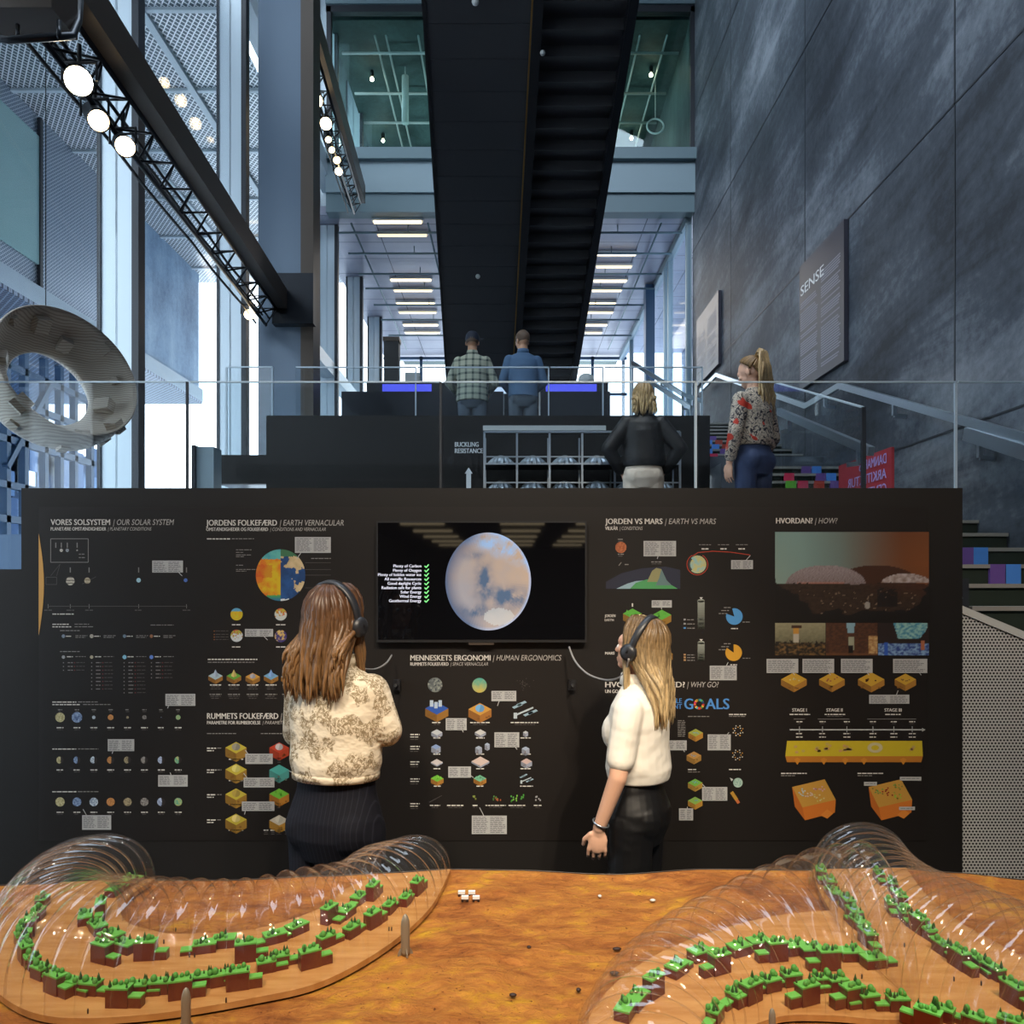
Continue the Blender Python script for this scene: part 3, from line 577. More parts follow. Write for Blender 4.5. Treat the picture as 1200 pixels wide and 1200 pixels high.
pane('low_glass', 'small clear glass panel standing on the low black wall by the windows', [P(265, 534, 8.06), P(319, 534, 8.06), P(319, 430, 8.06), P(265, 430, 8.06)], -.012, {2: (.014, 'alu'), 3: (.018, 'alu'), 1: (.02, 'light_plate')})
t = thing('grey_cabinet', 'small grey cabinet by the bright window behind the balustrade', 'cabinet', P(243, 672, 7.4))
MB().bx(P(232, 0, 7.4).x, P(255, 0, 7.4).x, 7.3, 7.5, 1.82, 3.06).build('body', M['beam_grey'], t); MB().bx(P(231, 0, 7.4).x, P(235, 0, 7.4).x, 7.27, 7.5, 1.82, 3.07).build('side', M['gasket'], t); MB().cyl(P(246, 527, 7.4), P(246, 524, 7.4), .02).build('knob', M['gasket'], t)
for k, (a, b_, lab) in enumerate(((402, 516, 'black display bench with blue screen on the window side of the men'), (633, 714, 'black display bench with blue screen beyond the man in blue sweater'))):
    d = 10.4; x0_, x1_ = (a - CX) * d / F, (b_ - CX) * d / F; t = thing('display_bench', lab, 'bench', ((x0_ + x1_) / 2, d, 3.1), 'terrace display benches')
    if k == 0: x1_ = (590 - CX) * d / F
    z1 = CAMZ + (CY - 446) * d / F; z2 = CAMZ + (CY - 461) * d / F
    MB().bx(x0_, x1_, d - .1, d + .5, 3.1, z2).build('body', M['dark_steel'], t); MB().bx(x0_ + .3 * (k == 0), x1_, d + .1, d + .5, z2, z1).build('screen_case', M['black'], t)
    sx0, sx1 = ((447, 505) if k == 0 else (640, 700)); MB().bx((sx0 - CX) * d / F, (sx1 - CX) * d / F, d + .07, d + .1, z2 + .02, z1 - .03).build('screen', M['screen_blue'], t)
    if k == 0: MB().bx((574 - CX) * d / F, (597 - CX) * d / F, d + .07, d + .1, z2 + .02, z1 - .07).build('white_screen', M['screen_white'], t)
    c_ = P(484 if k == 0 else 687, 446, d + .3); u_ = thing('white_case', ('white rounded box standing on the bench with blue screen, window side', 'white domed case standing on the bench beyond the blue sweater')[k], 'case', (c_.x, c_.y, z1))
    if k == 0: MB().bx(c_.x - .1, c_.x + .1, c_.y - .08, c_.y + .1, z1, z1 + .17).build('case', M['off_white'], u_)
    else: MB().loft([(c_.x, c_.y, z1 + z, .115 * q, .1 * q) for z, q in ((0, 1), (.07, 1), (.12, .92), (.15, .75), (.172, .4), (.178, .05))]).build('case', M['off_white'], u_, True)
t = thing('black_pillar', 'black square pillar on the terrace by the far windows', 'pillar', P(460, 500, 13.0)); MB().bx(P(451, 0, 13).x, P(468, 0, 13).x, 12.9, 13.1, 3.1, CAMZ + (CY - 402) * 13 / F).build('shaft', M['black'], t); MB().bx(P(450, 0, 13).x, P(469, 0, 13).x, 12.88, 13.12, CAMZ + (CY - 402) * 13 / F, CAMZ + (CY - 397) * 13 / F).build('cap', M['brown_steel'], t)
rail('sloping steel rail rising at the far end of the terrace', [P(741, 425, 13.2), P(800, 462, 11.4), P(822, 470, 11.2)], [P(775, 446, 12.2)], post=3.1)
rail('lower sloping steel rail at the far end of the terrace', [P(760, 446, 12.6), P(810, 478, 11.0)], [P(800, 472, 11.3)], post=3.1)

# posters on the concrete wall
def poster(label, d0_, d1_, z0, z1, title):
    t = thing('poster', label, 'poster', (WX, (d0_ + d1_) / 2, z0)); MB().bx(WX - .05, WX - .005, d0_, d1_, z0, z1).build('board', M['poster'], t); x = WX - .052; m_ = MB(); L = d1_ - d0_; H = z1 - z0
    if title: put_text(m_, title, (x, d1_ - .04, z1 - H * .25), (0, -1, 0), (0, 0, 1), L * .55, .11, None, True)
    m_.build('title', M['white'], t) if title else None
    b_ = MB(); rnd = random.Random(3)
    for cx in (0.03, .52):
        y = z1 - H * (.32 if cx < .1 else .22)
        while y > z0 + .08:
            w_ = L * .42 * (rnd.random() * .15 + .85); ya = d1_ - L * cx; b_.add([(x, ya, y), (x, ya - w_, y), (x, ya - w_, y + .014), (x, ya, y + .014)], [(0, 1, 2, 3)]); y -= .026 if rnd.random() > .12 else .06
    b_.build('small_print', mat('print_grey', '#8e8c98', .5), t, kind='stuff'); return t
poster('tall dark poster headed SENSE on the concrete wall', 7.48, 8.63, 3.93, 5.31, 'SENSE')
poster('smaller pale poster on the concrete wall near the gallery', 12.0, 13.4, 5.2, 6.35, None)

# ------------------------------------------------------------------ ring habitat model hanging in front of the windows
rc = P(68, 447, 5.16); ax = Vector((.80, -.50, .30)).normalized()
t = thing('ring_model', 'large pale ring-shaped habitat model hanging before the windows', 'model', rc)
q = ax.to_track_quat('Z', 'Y').to_matrix()
prof = [(.262, -.12), (.31, -.20), (.39, -.22), (.45, -.12), (.468, .02), (.462, .16), (.452, .172), (.440, .13), (.412, .04), (.36, -.035), (.30, -.08), (.27, -.105)]
MB().lathe(prof, rc, 96, q, closed=True).build('ring', M['wood_layer'], t, True)
for k in range(12):
    a_ = k * 2 * math.pi / 12 + .2; r_, z_ = ((.40, .04), (.425, .10), (.34, -.03))[k % 3]; s = .045 + .016 * (k % 4)
    e = Matrix.Rotation(a_, 3, 'Z'); pos = rc + q @ (e @ Vector((r_, 0, z_))); MB().box(pos, (s * 1.1, s, s * 1.2), q @ e @ Matrix.Rotation(.5, 3, 'Y')).build('block', M['wood_layer'], t)
for k in range(9):
    a_ = k * 2 * math.pi / 9 + .5; e = Matrix.Rotation(a_, 3, 'Z'); pos = rc + q @ (e @ Vector((.455, 0, -.06))); MB().box(pos, (.045, .06, .07), q @ e).build('block', M['wood_layer'], t)
hk = rc + Vector((-.10, .03, .475)); MB().cyl(hk, (hk.x, hk.y, 12.7), .003, n=6).build('cord', M['dark_steel'], t); MB().ell(hk, (.03, .03, .02)).build('hook', M['off_white'], t, True)

#MORE
# ------------------------------------------------------------------ display wall with its printed graphics
DW = 3.53
def wp(px, py, lift=.004): return P(px, py, DW) - Vector((0, lift, 0)) if False else Vector(((px - CX) * DW / F, DW - lift, CAMZ + (CY - py) * DW / F))
KW = DW / F
wall = thing('display_wall', 'long black exhibition wall printed with planet diagrams behind the two headphone wearers', 'exhibition wall', (0, DW + .06, 0))
MB().bx(wp(25, 0).x, wp(1128, 0).x, DW, DW + .14, 0, wp(0, 572).z).build('core_panel', M['panel_black'], wall)
MB().bx(-4.0, wp(25, 0).x - .006, DW + .03, DW + .14, 0, wp(0, 667).z).build('side_panel', M['panel_black'], wall)
MB().bx(wp(46, 0).x, wp(1085, 0).x, DW - .003, DW, wp(0, 985).z, wp(0, 594).z).build('graphic_panel', M['graphic_black'], wall)
MB().bx(wp(25, 0).x, wp(1128, 0).x, DW - .002, DW, 0, wp(0, 1048).z).build('plinth', M['black'], wall)
rnd = random.Random(11)
WHT = srgb('#c9c5bf'); GRY = srgb('#7d7a77'); LGT = srgb('#aeb0b0'); DIM = srgb('#55514f')
class PR(MB):
    lift = .004
    def rect(s, x0, y0, x1, y1, col, lift=None):
        l = lift or s.lift; return s.add([wp(x0, y1, l), wp(x1, y1, l), wp(x1, y0, l), wp(x0, y0, l)], [(0, 1, 2, 3)], col)
    def poly(s, pts, col, lift=None):
        l = lift or s.lift; a = sum(p[0] * q[1] - q[0] * p[1] for p, q in zip(pts, pts[1:] + pts[:1]))
        if a > 0: pts = pts[::-1]
        return s.add([wp(x, y, l) for x, y in pts], [tuple(range(len(pts)))], col)
    def line(s, x0, y0, x1, y1, wd, col, lift=None):
        l = math.hypot(x1 - x0, y1 - y0) or 1; nx, ny = -(y1 - y0) / l * wd / 2, (x1 - x0) / l * wd / 2
        return s.poly([(x0 + nx, y0 + ny), (x1 + nx, y1 + ny), (x1 - nx, y1 - ny), (x0 - nx, y0 - ny)], col, lift)
    def disc(s, cx, cy, r, fn, nr=6, na=28, ry=None, lift=None):
        l = lift or s.lift; ry = ry or r
        for i in range(nr):
            for k in range(na):
                a0, a1 = 2 * math.pi * k / na, 2 * math.pi * (k + 1) / na; r0, r1 = i / nr, (i + 1) / nr
                pts = [(r0 * math.cos(a1), r0 * math.sin(a1)), (r1 * math.cos(a1), r1 * math.sin(a1)), (r1 * math.cos(a0), r1 * math.sin(a0)), (r0 * math.cos(a0), r0 * math.sin(a0))]
                m_ = (sum(p[0] for p in pts) / 4, sum(p[1] for p in pts) / 4); c = fn(*m_) if callable(fn) else fn
                s.add([wp(cx + x * r, cy + y * ry, l) for x, y in pts], [(0, 1, 2, 3)], c)
        return s
    def text(s, x0, x1, yb, cap, string, col, bold=False, italic=False, align='L', lift=None):
        put_text(s, string, wp(x0 if align == 'L' else x1, yb, lift or s.lift), (1, 0, 0), (0, 0, 1), None if x1 is None or (align == 'R') else (x1 - x0) * KW, cap * KW, col, bold, italic, align)
    def micro(s, x0, x1, y, h, col, words=True):
        x = x0
        while x < x1 - .5:
            w_ = min(rnd.uniform(2, 6) if words else x1 - x0, x1 - x); s.rect(x, y, x + w_, y + h, col); x += w_ + .9
    def cap(s, cx, y, wd, n=2, col=WHT):
        for i in range(n): w_ = wd * (1 if i == 0 else rnd.uniform(.6, .95)); s.micro(cx - w_ / 2, cx + w_ / 2, y + i * 2.4, 1.2 if i == 0 else .8, col if i == 0 else DIM)
def lerp(a, b, t): t = max(0, min(1, t)); return tuple(x + (y - x) * t for x, y in zip(a, b))
def nz(x, y, s, o=0): return noise.fractal(Vector((x * s + o, y * s - o, o * .7)), 1.0, 2.0, 5)
def planet(c0, c1, s=2.2, o=0, bands=0, phase=None):
    a, b = srgb(c0), srgb(c1)
    def fn(x, y):
        t = .5 + .9 * nz(x, y, s, o)
        if bands: t = .5 + .5 * math.sin(y * bands + nz(x, y, 2, o))
        c = lerp(a, b, t)
        if phase is not None and x > phase * math.sqrt(max(0, 1 - y * y)): c = srgb('#2a2523')
        return c
    return fn
def callout(x0, y0, x1, y1, tip=None, cols=2):
    p_ = PR(); p_.rect(x0, y0, x1, y1, srgb('#a9a9a8'), .005)
    if tip: p_.line(tip[0], tip[1], tip[2], tip[3], .8, LGT, .0045)
    o = p_.build('callout_box', M['print'], wall); t_ = PR(); t_.lift = .0056; wd = (x1 - x0 - 3 - (cols - 1) * 2) / cols
    for c in range(cols):
        xx = x0 + 1.5 + c * (wd + 2); yy = y0 + 1.6
        while yy < y1 - 1.8: t_.micro(xx, xx + wd * rnd.uniform(.75, 1), yy, .75, srgb('#66666a')); yy += 1.75
    t_.build('small_print', M['print'], o)
def block(p_, cx, cy, w_, h, top, side, extra=None):
    a = w_ / 2; q = w_ * .27; t = srgb(top); s1 = srgb(side); s2 = tuple(x * .7 for x in s1[:3]) + (1,)
    p_.poly([(cx - a, cy), (cx, cy + q), (cx, cy + q + h), (cx - a, cy + h)], s2); p_.poly([(cx, cy + q), (cx + a, cy), (cx + a, cy + h), (cx, cy + q + h)], s1); p_.poly([(cx - a, cy), (cx, cy - q), (cx + a, cy), (cx, cy + q)], t)
    for _ in range(3): x = cx + rnd.uniform(-.4, .4) * w_; yy = cy + q * .5 + rnd.uniform(.3, .8) * h; p_.rect(x - w_ * .05, yy, x + w_ * .05, yy + h * .25, lerp(s2, srgb('#6a4418'), .5), .0044)
    if extra:
        kind, col = extra; col = srgb(col); hi = tuple(min(1, x * 1.4) for x in col[:3]) + (1,)
        if kind == 'dome': p_.disc(cx, cy - w_ * .04, w_ * .2, lambda x, y: hi if x < 0 else col, 3, 14, w_ * .17, .0046)
        if kind == 'peak':
            p_.poly([(cx - w_ * .2, cy), (cx, cy - w_ * .45), (cx, cy + w_ * .1)], hi, .0046); p_.poly([(cx, cy - w_ * .45), (cx + w_ * .22, cy), (cx, cy + w_ * .1)], col, .0046)
        if kind == 'bits':
            for _ in range(7): x = cx + rnd.uniform(-.3, .3) * w_; y = cy + rnd.uniform(-.12, .1) * w_; p_.poly([(x - 1.2, y + .8), (x, y - 2.4), (x + 1.2, y + .8)], lerp(col, hi, rnd.random()), .0046)
        if kind == 'spots':
            for _ in range(6): p_.disc(cx + rnd.uniform(-.2, .2) * w_, cy + rnd.uniform(-.08, .08) * w_, w_ * .04, lerp(col, hi, rnd.random()), 1, 8, w_ * .028, .0046)
def head(bold, bx0, bx1, ital, ix0, ix1, yb, cap):
    p_ = PR(); p_.text(bx0, bx1, yb, cap, bold, WHT, True)
    if ital: p_.text(ix0, ix1, yb, cap, ital, srgb('#aaa6a1'), False, True)
    p_.build('heading', M['print'], wall)
head('VORES SOLSYSTEM', 60, 130, '| OUR SOLAR SYSTEM', 133, 204.5, 615.3, 6.6); head('PLANETÆRE OMSTÆNDIGHEDER', 60, 125.5, '| PLANETARY CONDITIONS', 127, 178, 621.8, 3.9)
head('JORDENS FOLKEFÆRD', 242, 325.5, '| EARTH VERNACULAR', 328, 403, 616, 6.6); head('OMSTÆNDIGHEDER OG FOLKEFÆRD', 242, 315, '| CONDITIONS AND VERNACULAR', 317, 382, 622.3, 3.9)
head('RUMMETS FOLKEFÆRD', 243, 327, '| SPACE VERNACULAR', 329, 402, 842.2, 6.6); head('PARAMETRE FOR RUMBEBOELSE', 243, 306, '| PARAMETERS FOR SPACE', 308, 364, 848.6, 3.9)
head('MENNESKETS ERGONOMI', 481, 575.5, '| HUMAN ERGONOMICS', 577.5, 658, 774, 6.4); head('RUMMETS FOLKEFÆRD', 481, 526, '| SPACE VERNACULAR', 528, 572, 780, 3.9)
head('JORDEN VS MARS', 709, 776.5, '| EARTH VS MARS', 779, 839, 614.2, 6.4); head('VILKÅR', 709, 724, '| CONDITIONS', 726, 753, 621.2, 4)
head('HVORFOR BOSTED?', 709, 803, '| WHY GO?', 805, 842, 805.3, 6.4); head('UN GOALS', 709, 732, None, 0, 0, 812, 4)
head('HVORDAN?', 909, 952, '| HOW?', 954.5, 981, 613.5, 6.4)
for s, x0, x1 in (('STAGE I', 928, 945), ('STAGE II', 968, 987), ('STAGE III', 1036, 1056)): head(s, x0, x1, None, 0, 0, 833.8, 3.8)
head('JORDEN', 708.5, 721, None, 0, 0, 723.2, 3.2); head('EARTH', 708.5, 719, None, 0, 0, 728, 2.8); head('MARS', 709, 720, None, 0, 0, 767, 3.2)
p = PR(); blue = srgb('#4c86c8'); p.text(755, 799, 823.8, 5.6, 'SUSTAINABLE', blue, True); p.text(752, 799, 830.5, 5.6, 'DEVELOPMENT', blue, True); p.text(801.5, 811.5, 830.8, 12.3, 'G', blue, True); p.text(826.5, 854, 830.8, 12.3, 'ALS', blue, True); p.build('goals_logo', M['print'], wall)
p = PR(); pc = ['#c8302f', '#d8a83a', '#4c9a48', '#b8303a', '#d84c30', '#4ab0d0', '#e8b830', '#8a2844', '#d86a30', '#c82870', '#e89838', '#b88838', '#4a7848', '#3a88c0', '#58a848', '#285888', '#243858']
for k in range(17):
    a0, a1 = 2 * math.pi * k / 17, 2 * math.pi * (k + .86) / 17; p.poly([(819 + r_ * math.cos(a), 825 + r_ * math.sin(a)) for r_, a in ((3.6, a0), (6.3, a0), (6.3, a1), (3.6, a1))], srgb(pc[k]))
p.build('goals_wheel', M['print'], wall)
# solar system section
p = PR(); su = srgb('#c89850')
p.poly([(46, 625)] + [(46 + 6.2 * math.sin(math.pi * k / 10), 625 + 12 * k) for k in range(1, 10)] + [(46, 745)], su); p.build('sun_edge', M['print'], wall)
p = PR()
for a in ((60, 631.5, 104, 631.5), (60, 659, 104, 659), (60, 631.5, 60, 659), (104, 631.5, 104, 659)): p.line(*a, .8, GRY)
for a in ((54.5, 676.5, 67, 676.5), (54.5, 685, 67, 685), (54.5, 676.5, 54.5, 685), (67, 676.5, 67, 685)): p.line(*a, .5, DIM)
p.line(57, 710.5, 220, 710.5, .6, DIM)
for x in (57, 83, 105, 163, 219): p.line(x, 708, x, 713, .6, GRY); p.cap(x, 714.5, 9, 1, DIM)
for x in (66, 72.5, 79.5, 91): p.rect(x - .6, 636, x + .6, 642, GRY)
for x in (83, 105, 163, 219): p.rect(x - .6, 665, x + .6, 671, GRY)
p.line(71, 661, 60, 675, .4, DIM); p.line(71, 661, 67, 675, .4, DIM); p.micro(93, 100, 649, 1, GRY); p.micro(93, 100, 653, 1, GRY); p.micro(62, 87, 719, 1.2, WHT)
p.build('distance_scale', M['print'], wall)
def planets(lst):
    for (x, y, r, fn) in lst: PR().disc(x, y, r, fn, 5, 24).build('planet_print', M['print'], wall)
planets([(72.5, 645, 1.9, planet('#9a948c', '#c8c4bc')), (79.5, 645, 2, planet('#6c7078', '#a0a4a8')), (91, 645, 1, planet('#8a8480', '#a09a94')), (83, 681, 5, planet('#5c5852', '#c8c0b0', bands=9)), (163, 680, 2.6, planet('#8ab0c0', '#a8ccd8')), (218, 680, 2.2, planet('#3a58a0', '#5a78c0')), (103, 680.5, 3.6, planet('#8a8068', '#c0b49a', bands=5))])
p = PR(); p.line(97, 684.5, 113, 676, .5, DIM); p.build('planet_ring', M['print'], wall)
# habitability table
p = PR(); p.micro(62, 82, 731, 1.1, WHT); p.micro(62, 84, 734, 1.1, WHT); p.micro(88, 105, 731, .9, GRY); p.micro(88, 111, 734, .9, GRY); p.micro(71, 94, 738.5, 1, GRY); p.micro(71, 94, 763, 1, GRY); p.micro(177, 204, 732, .9, GRY)
for x, r0, r1 in ((75, 5, 3), (108, 5, 8), (146, 5, 9), (178, 6, 5)):
    p.micro(x + 3, x + 10, 745, 1.1, WHT); p.micro(x + 14, x + 28, 744.5, .8, GRY); p.micro(x + 14, x + 26, 746.5, .8, GRY); p.micro(x + 4, x + 11, 769, 1.1, WHT); p.micro(x + 14, x + 26, 769, .8, GRY)
    for k in range(r1): y = 776 + k * 4.4; p.rect(x - .6, y, x + .6, y + 1.2, GRY); p.micro(x + 5, x + 11, y, 1, GRY); p.rect(x + 12.5, y, x + 13.6, y + 1.1, srgb('#7a3838')); p.micro(x + 15, x + 25, y, .7, DIM)
p.build('habitability_table', M['print'], wall)
planets([(75, 745.5, 2.1, planet('#5a6878', '#8a98a8')), (108, 745.5, 2.3, planet('#8a8478', '#b8b2a4')), (146.5, 745.5, 2, planet('#4a6078', '#7a90a0')), (178, 745.5, 2, planet('#7a5038', '#9a6c4c')), (75, 770, 2, planet('#7a7c80', '#a8aaac')), (108, 770, 2, planet('#8a8468', '#bcb4a0')), (146.5, 770, 2.4, planet('#6aa0c0', '#8ac0d8')), (178, 770, 2.3, planet('#4868b0', '#6a8ad0'))])
callout(179, 657, 215, 671, (210, 671, 214, 675)); callout(194.5, 813, 229.5, 827, (198, 827, 197, 830)); callout(127, 866, 158, 880, (133, 880, 132, 883)); callout(186, 908, 220.5, 921.5, (201, 908, 200, 905)); callout(97, 955, 131, 972, (102, 955, 98, 948))
cols8 = [('#8a8458', '#c0b890'), ('#3a5078', '#8aa0c0'), ('#5a6c88', '#c8d4dc'), ('#9a6838', '#c08850'), ('#5a5444', '#a89a78'), ('#4a4644', '#94908c'), ('#7a88a8', '#a8b4cc'), ('#4a9880', '#a8a868')]
for row, (y, rr_, ph, yl) in enumerate(((840.5, (5.6, 6.2, 2, 3.3, 1.5, 2.5, .4, 2.8), None, 852), (890.5, (4.2,) * 8, .15, 901.5), (939.5, (5.4, 5.2, 5, 4.8, 4.8, 4.8, 4.8, 4.6), None, 951))):
    planets([(71 + k * 19.75, y, rr_[k], planet(*cols8[k], s=3, o=k + row, phase=(ph if ph is not None else (.1 if k == 6 and row == 2 else None)))) for k in range(8)])
    p = PR()
    for k in range(8): p.cap(71 + k * 19.75, yl, 8, 2)
    y0 = (822, 877, 927)[row]; p.micro(62, 90, y0, 1.2, WHT); p.micro(92, 116, y0, 1, GRY)
    if row == 0: p.micro(62, 94, y0 + 3, 1.2, WHT); p.micro(98, 130, y0 + 3, 1, GRY)
    for k in range(8): p.cap(71 + k * 19.75, y - 9.5, 5, 2, GRY) if row == 0 else None
    p.build('planet_captions', M['print'], wall)
# earth vernacular
def globe(x, y):
    if x < 0:
        t = .5 - .5 * math.cos(max(-1, min(1, y + .12 * nz(x, y, 3, 2))) * math.pi * .9); h = nz(x, y, 2.4, 1)
        c = lerp(srgb('#c8a818'), srgb('#c86818'), .5 + h * 1.3)
        if x < -.35 and -.4 < y < .1: c = lerp(c, srgb('#b84018'), .5)
        if y < -.62: c = lerp(srgb('#3a8898'), srgb('#5aa8a0'), .5 + h)
        if y > .78: c = lerp(srgb('#4a9848'), srgb('#2a6888'), (y - .78) * 6)
        return c
    h = nz(x, y, 2.6, 5); land = (y < -.28 + .3 * h and h > -.25) or (x > .55 and .2 < y < .7 and h > -.1) or (.45 < x < .8 and -.3 < y < .15 and h > .12)
    if y < -.72: return srgb('#3a6848')
    if y > .93: return srgb('#c8ccd0')
    return lerp(srgb('#a89468'), srgb('#c8b088'), .5 + h) if land else lerp(srgb('#183a68'), srgb('#245088'), .5 + h)
PR().disc(329.2, 674, 29, globe, 26, 72, 30.2).build('globe_print', M['print'], wall)
mini = [(277.7, 719.8, lambda x, y: srgb('#5a98b8') if y < -.45 else lerp(srgb('#c89818'), srgb('#b8b028'), .5 + nz(x, y, 3))), (329.3, 720, lambda x, y: srgb('#b8bcb8') if y > -.1 + nz(x, y, 3, 3) else lerp(srgb('#b84838'), srgb('#a8b038'), .5 + 1.5 * nz(x, y, 4))), (277.7, 745, lambda x, y: srgb('#b8bcc0') if y > -.2 + nz(x, y, 3, 6) else lerp(srgb('#a84838'), srgb('#98a838'), .5 + 1.5 * nz(x, y, 4))), (329.3, 745.5, lambda x, y: lerp(srgb('#38306a'), srgb('#c8a860'), .5 + 1.6 * nz(x, y, 3, 8)))]
for (x, y, fn) in mini: PR().disc(x, y, 7.2, fn, 6, 26).build('globe_print', M['print'], wall)
p = PR(); p.micro(243, 270, 631, 1.2, WHT); p.micro(272, 298, 631, 1, GRY)
for y in (644, 647, 650, 652, 662, 667, 669): p.micro(277, 277 + rnd.uniform(8, 26), y, .8, GRY)
for y in (659.5, 667.5, 674, 689): p.line(358, y, 388 if y < 680 else 417, y, .5, DIM)
p.micro(365, 388, 654, 1, GRY)
for x, y in ((277.7, 731.5), (329.3, 731.5), (277.7, 757.5), (329.3, 757.5)): p.cap(x, y, 11, 1)
for y in (739, 743, 746, 749): p.rect(251, y, 252, y + 1, srgb('#a86838')); p.micro(253, 268, y, .7, DIM)
p.micro(244, 302, 772, 1.3, WHT); p.micro(244, 300, 775.5, 1, GRY); p.build('globe_captions', M['print'], wall)
callout(346, 629.5, 388, 648, (353, 648, 348, 655)); callout(287.5, 737, 320.5, 746, (310, 746, 314, 750))
bl = [(253, 792, '#9ab0b8', ('peak', '#8a98a8')), (274.5, 792, '#5a9838', ('peak', '#a89858')), (296.5, 793, '#b88838', ('dome', '#8a8890')), (318, 792, '#6a98b8', ('peak', '#6a8ab8')), (338, 793, '#a8b0b8', None)]
for (x, y, c, e) in bl: p = PR(); block(p, x, y, 17, 5, c, '#8a6028', e); p.cap(x, 802, 13, 3); p.cap(x, 813, 14, 3, GRY); p.build('landscape_block', M['print'], wall)
for k in range(4):
    y = (876, 901.5, 930.5, 960)[k]; p = PR(); block(p, 277, y, 25, 10, '#b0a038', '#8a6828', ('dome', ('#787468', '#b0a860', '#8a7838', '#b8a868')[k])); p.cap(277, (889, 914, 942, 972)[k], 17, 1); p.micro(243, 254, y, 1.3, WHT); p.micro(243, 251, y + 3, 1.1, WHT); p.micro(255, 260, y, 1, GRY); p.build('habitat_block', M['print'], wall)
    p = PR(); block(p, 327.5, (876, 902, 930, 961)[k], 23, 9, ('#b84028', '#4aa098', '#6ab038', '#b8b0a0')[k], ('#a83c20', '#4a908a', '#a87028', '#a87c30')[k], (('dome', '#a8a0a0'), None, ('bits', '#58a030'), ('dome', '#a8a498'))[k]); p.cap(327.5, (888, 912, 941, 972)[k], 6, 3)
    if k == 3:
        for j in range(5): p.cap(312 + j * 8, 972, 5.5, 3)
    p.build('habitat_block', M['print'], wall)
p = PR(); p.micro(243, 277, 859, 1, GRY); p.micro(306, 339, 859, 1, GRY); p.build('habitat_captions', M['print'], wall)
callout(288, 883, 320, 895, (288, 879, 291, 883)); callout(286, 911, 322, 922.5, (286, 906, 290, 911)); callout(284, 939, 322, 950, (287, 954, 288, 950)); callout(348, 866.5, 376, 879); callout(343, 901, 375, 910.5, (339, 903, 343, 905)); callout(348, 958, 376, 977.5)
# human ergonomics
planets([(510, 802.5, 8.6, planet('#3a4048', '#8a9088', s=3.5, o=4)), (562, 803, 8.6, lambda x, y: lerp(srgb('#4a9888'), srgb('#b0a050'), .5 + .6 * y + .3 * nz(x, y, 2)))])
p = PR()
for _ in range(26): x = 614 + rnd.gauss(0, 4); y = 802 + rnd.gauss(0, 4); p.rect(x, y, x + .7, y + .7, DIM)
p.build('debris_print', M['print'], wall)
p = PR(); block(p, 512, 830, 27, 9, '#2a50a0', '#8a6028'); [p.rect(504 + i * 5, 820.5 + (i % 2) * 2, 508 + i * 5, 828 + (i % 2) * 2, srgb('#a8b8c8'), .0048) for i in range(3)]; p.cap(512, 846, 11, 2); p.build('base_block', M['print'], wall)
p = PR(); block(p, 562.5, 831, 27, 9, '#b8883c', '#96622a', ('dome', '#5a88b0')); p.cap(562.5, 846, 23, 2); p.build('base_block', M['print'], wall)
def station(cx, cy, s):
    p_ = PR(); c1, c2 = srgb('#8aa4b4'), srgb('#a8b4bc'); p_.line(cx - 11 * s, cy + 7 * s, cx + 10 * s, cy - 2 * s, 2 * s, c2)
    for dx, dy in ((-9, -4), (-4, -7), (4, 5), (9, 3)): p_.poly([(cx + (dx - 6) * s, cy + (dy + 1.5) * s), (cx + (dx + 4) * s, cy + (dy - 3) * s), (cx + (dx + 6.5) * s, cy + (dy - 1) * s), (cx + (dx - 3.5) * s, cy + (dy + 3.5) * s)], c1, .0046)
    p_.rect(cx - 13 * s, cy + 4 * s, cx - 9 * s, cy + 11 * s, c2, .0047); return p_
p = station(615, 831, 1); p.cap(615, 846, 33, 2); p.build('station_print', M['print'], wall)
p = station(617, 912, .55); p.cap(617, 920.5, 15, 1); p.build('station_print', M['print'], wall)
sm = [(512, 858, '#b0b4b8', 13, 4), (563, 858, '#b8b8b8', 13, 3), (616, 858, '#b0b4b8', 6, 4), (511, 875, '#7a90b8', 11, 6), (561, 876, '#98a4b8', 8, 6), (571, 872, '#98a4b8', 6, 6), (616, 877, '#98a4b8', 9, 6), (512, 893, '#b8b0b0', 14, 1.5), (563, 892, '#c0aca4', 21, 2), (617, 892, '#b8a09c', 13, 5)]
p = PR()
for (x, y, c, w_, h) in sm: block(p, x, y, w_, h, c, '#8a90a0')
for y in (864, 883, 900): [p.cap(x, y, wd, 1) for x, wd in ((512, 8), (563, 10), (616, 12))]
for y in (860, 874, 892, 912, 941): p.micro(481, 492, y, 1.2, WHT); p.micro(481, 491, y + 3, 1, WHT); p.micro(481, 490, y + 6, .7, DIM)
for x, wd in ((510, 12), (534, 20), (557, 6), (581, 24), (606, 20), (630, 9)): p.cap(x, 943, wd, 2)
for cx, c in ((557, '#8a9048'), (579, '#5a8848'), (585, '#a05838'), (600, '#58a048'), (606, '#78b048'), (612, '#4a9040'), (630, '#98989c')):
    for _ in range(5): x = cx + rnd.gauss(0, 1.8); y = 935 + rnd.gauss(0, 2); p.rect(x - .7, y - 1, x + .7, y + 1, srgb(c))
p.line(503, 940, 518, 932, .5, DIM); p.build('ergonomics_table', M['print'], wall)
for (x, c) in ((512.5, '#68a838'), (562.5, '#6aa888')): p = PR(); block(p, x, 912, 15, 5, c, '#96682c', ('bits', c)); p.cap(x, 920.5, 8, 1); p.build('food_block', M['print'], wall)
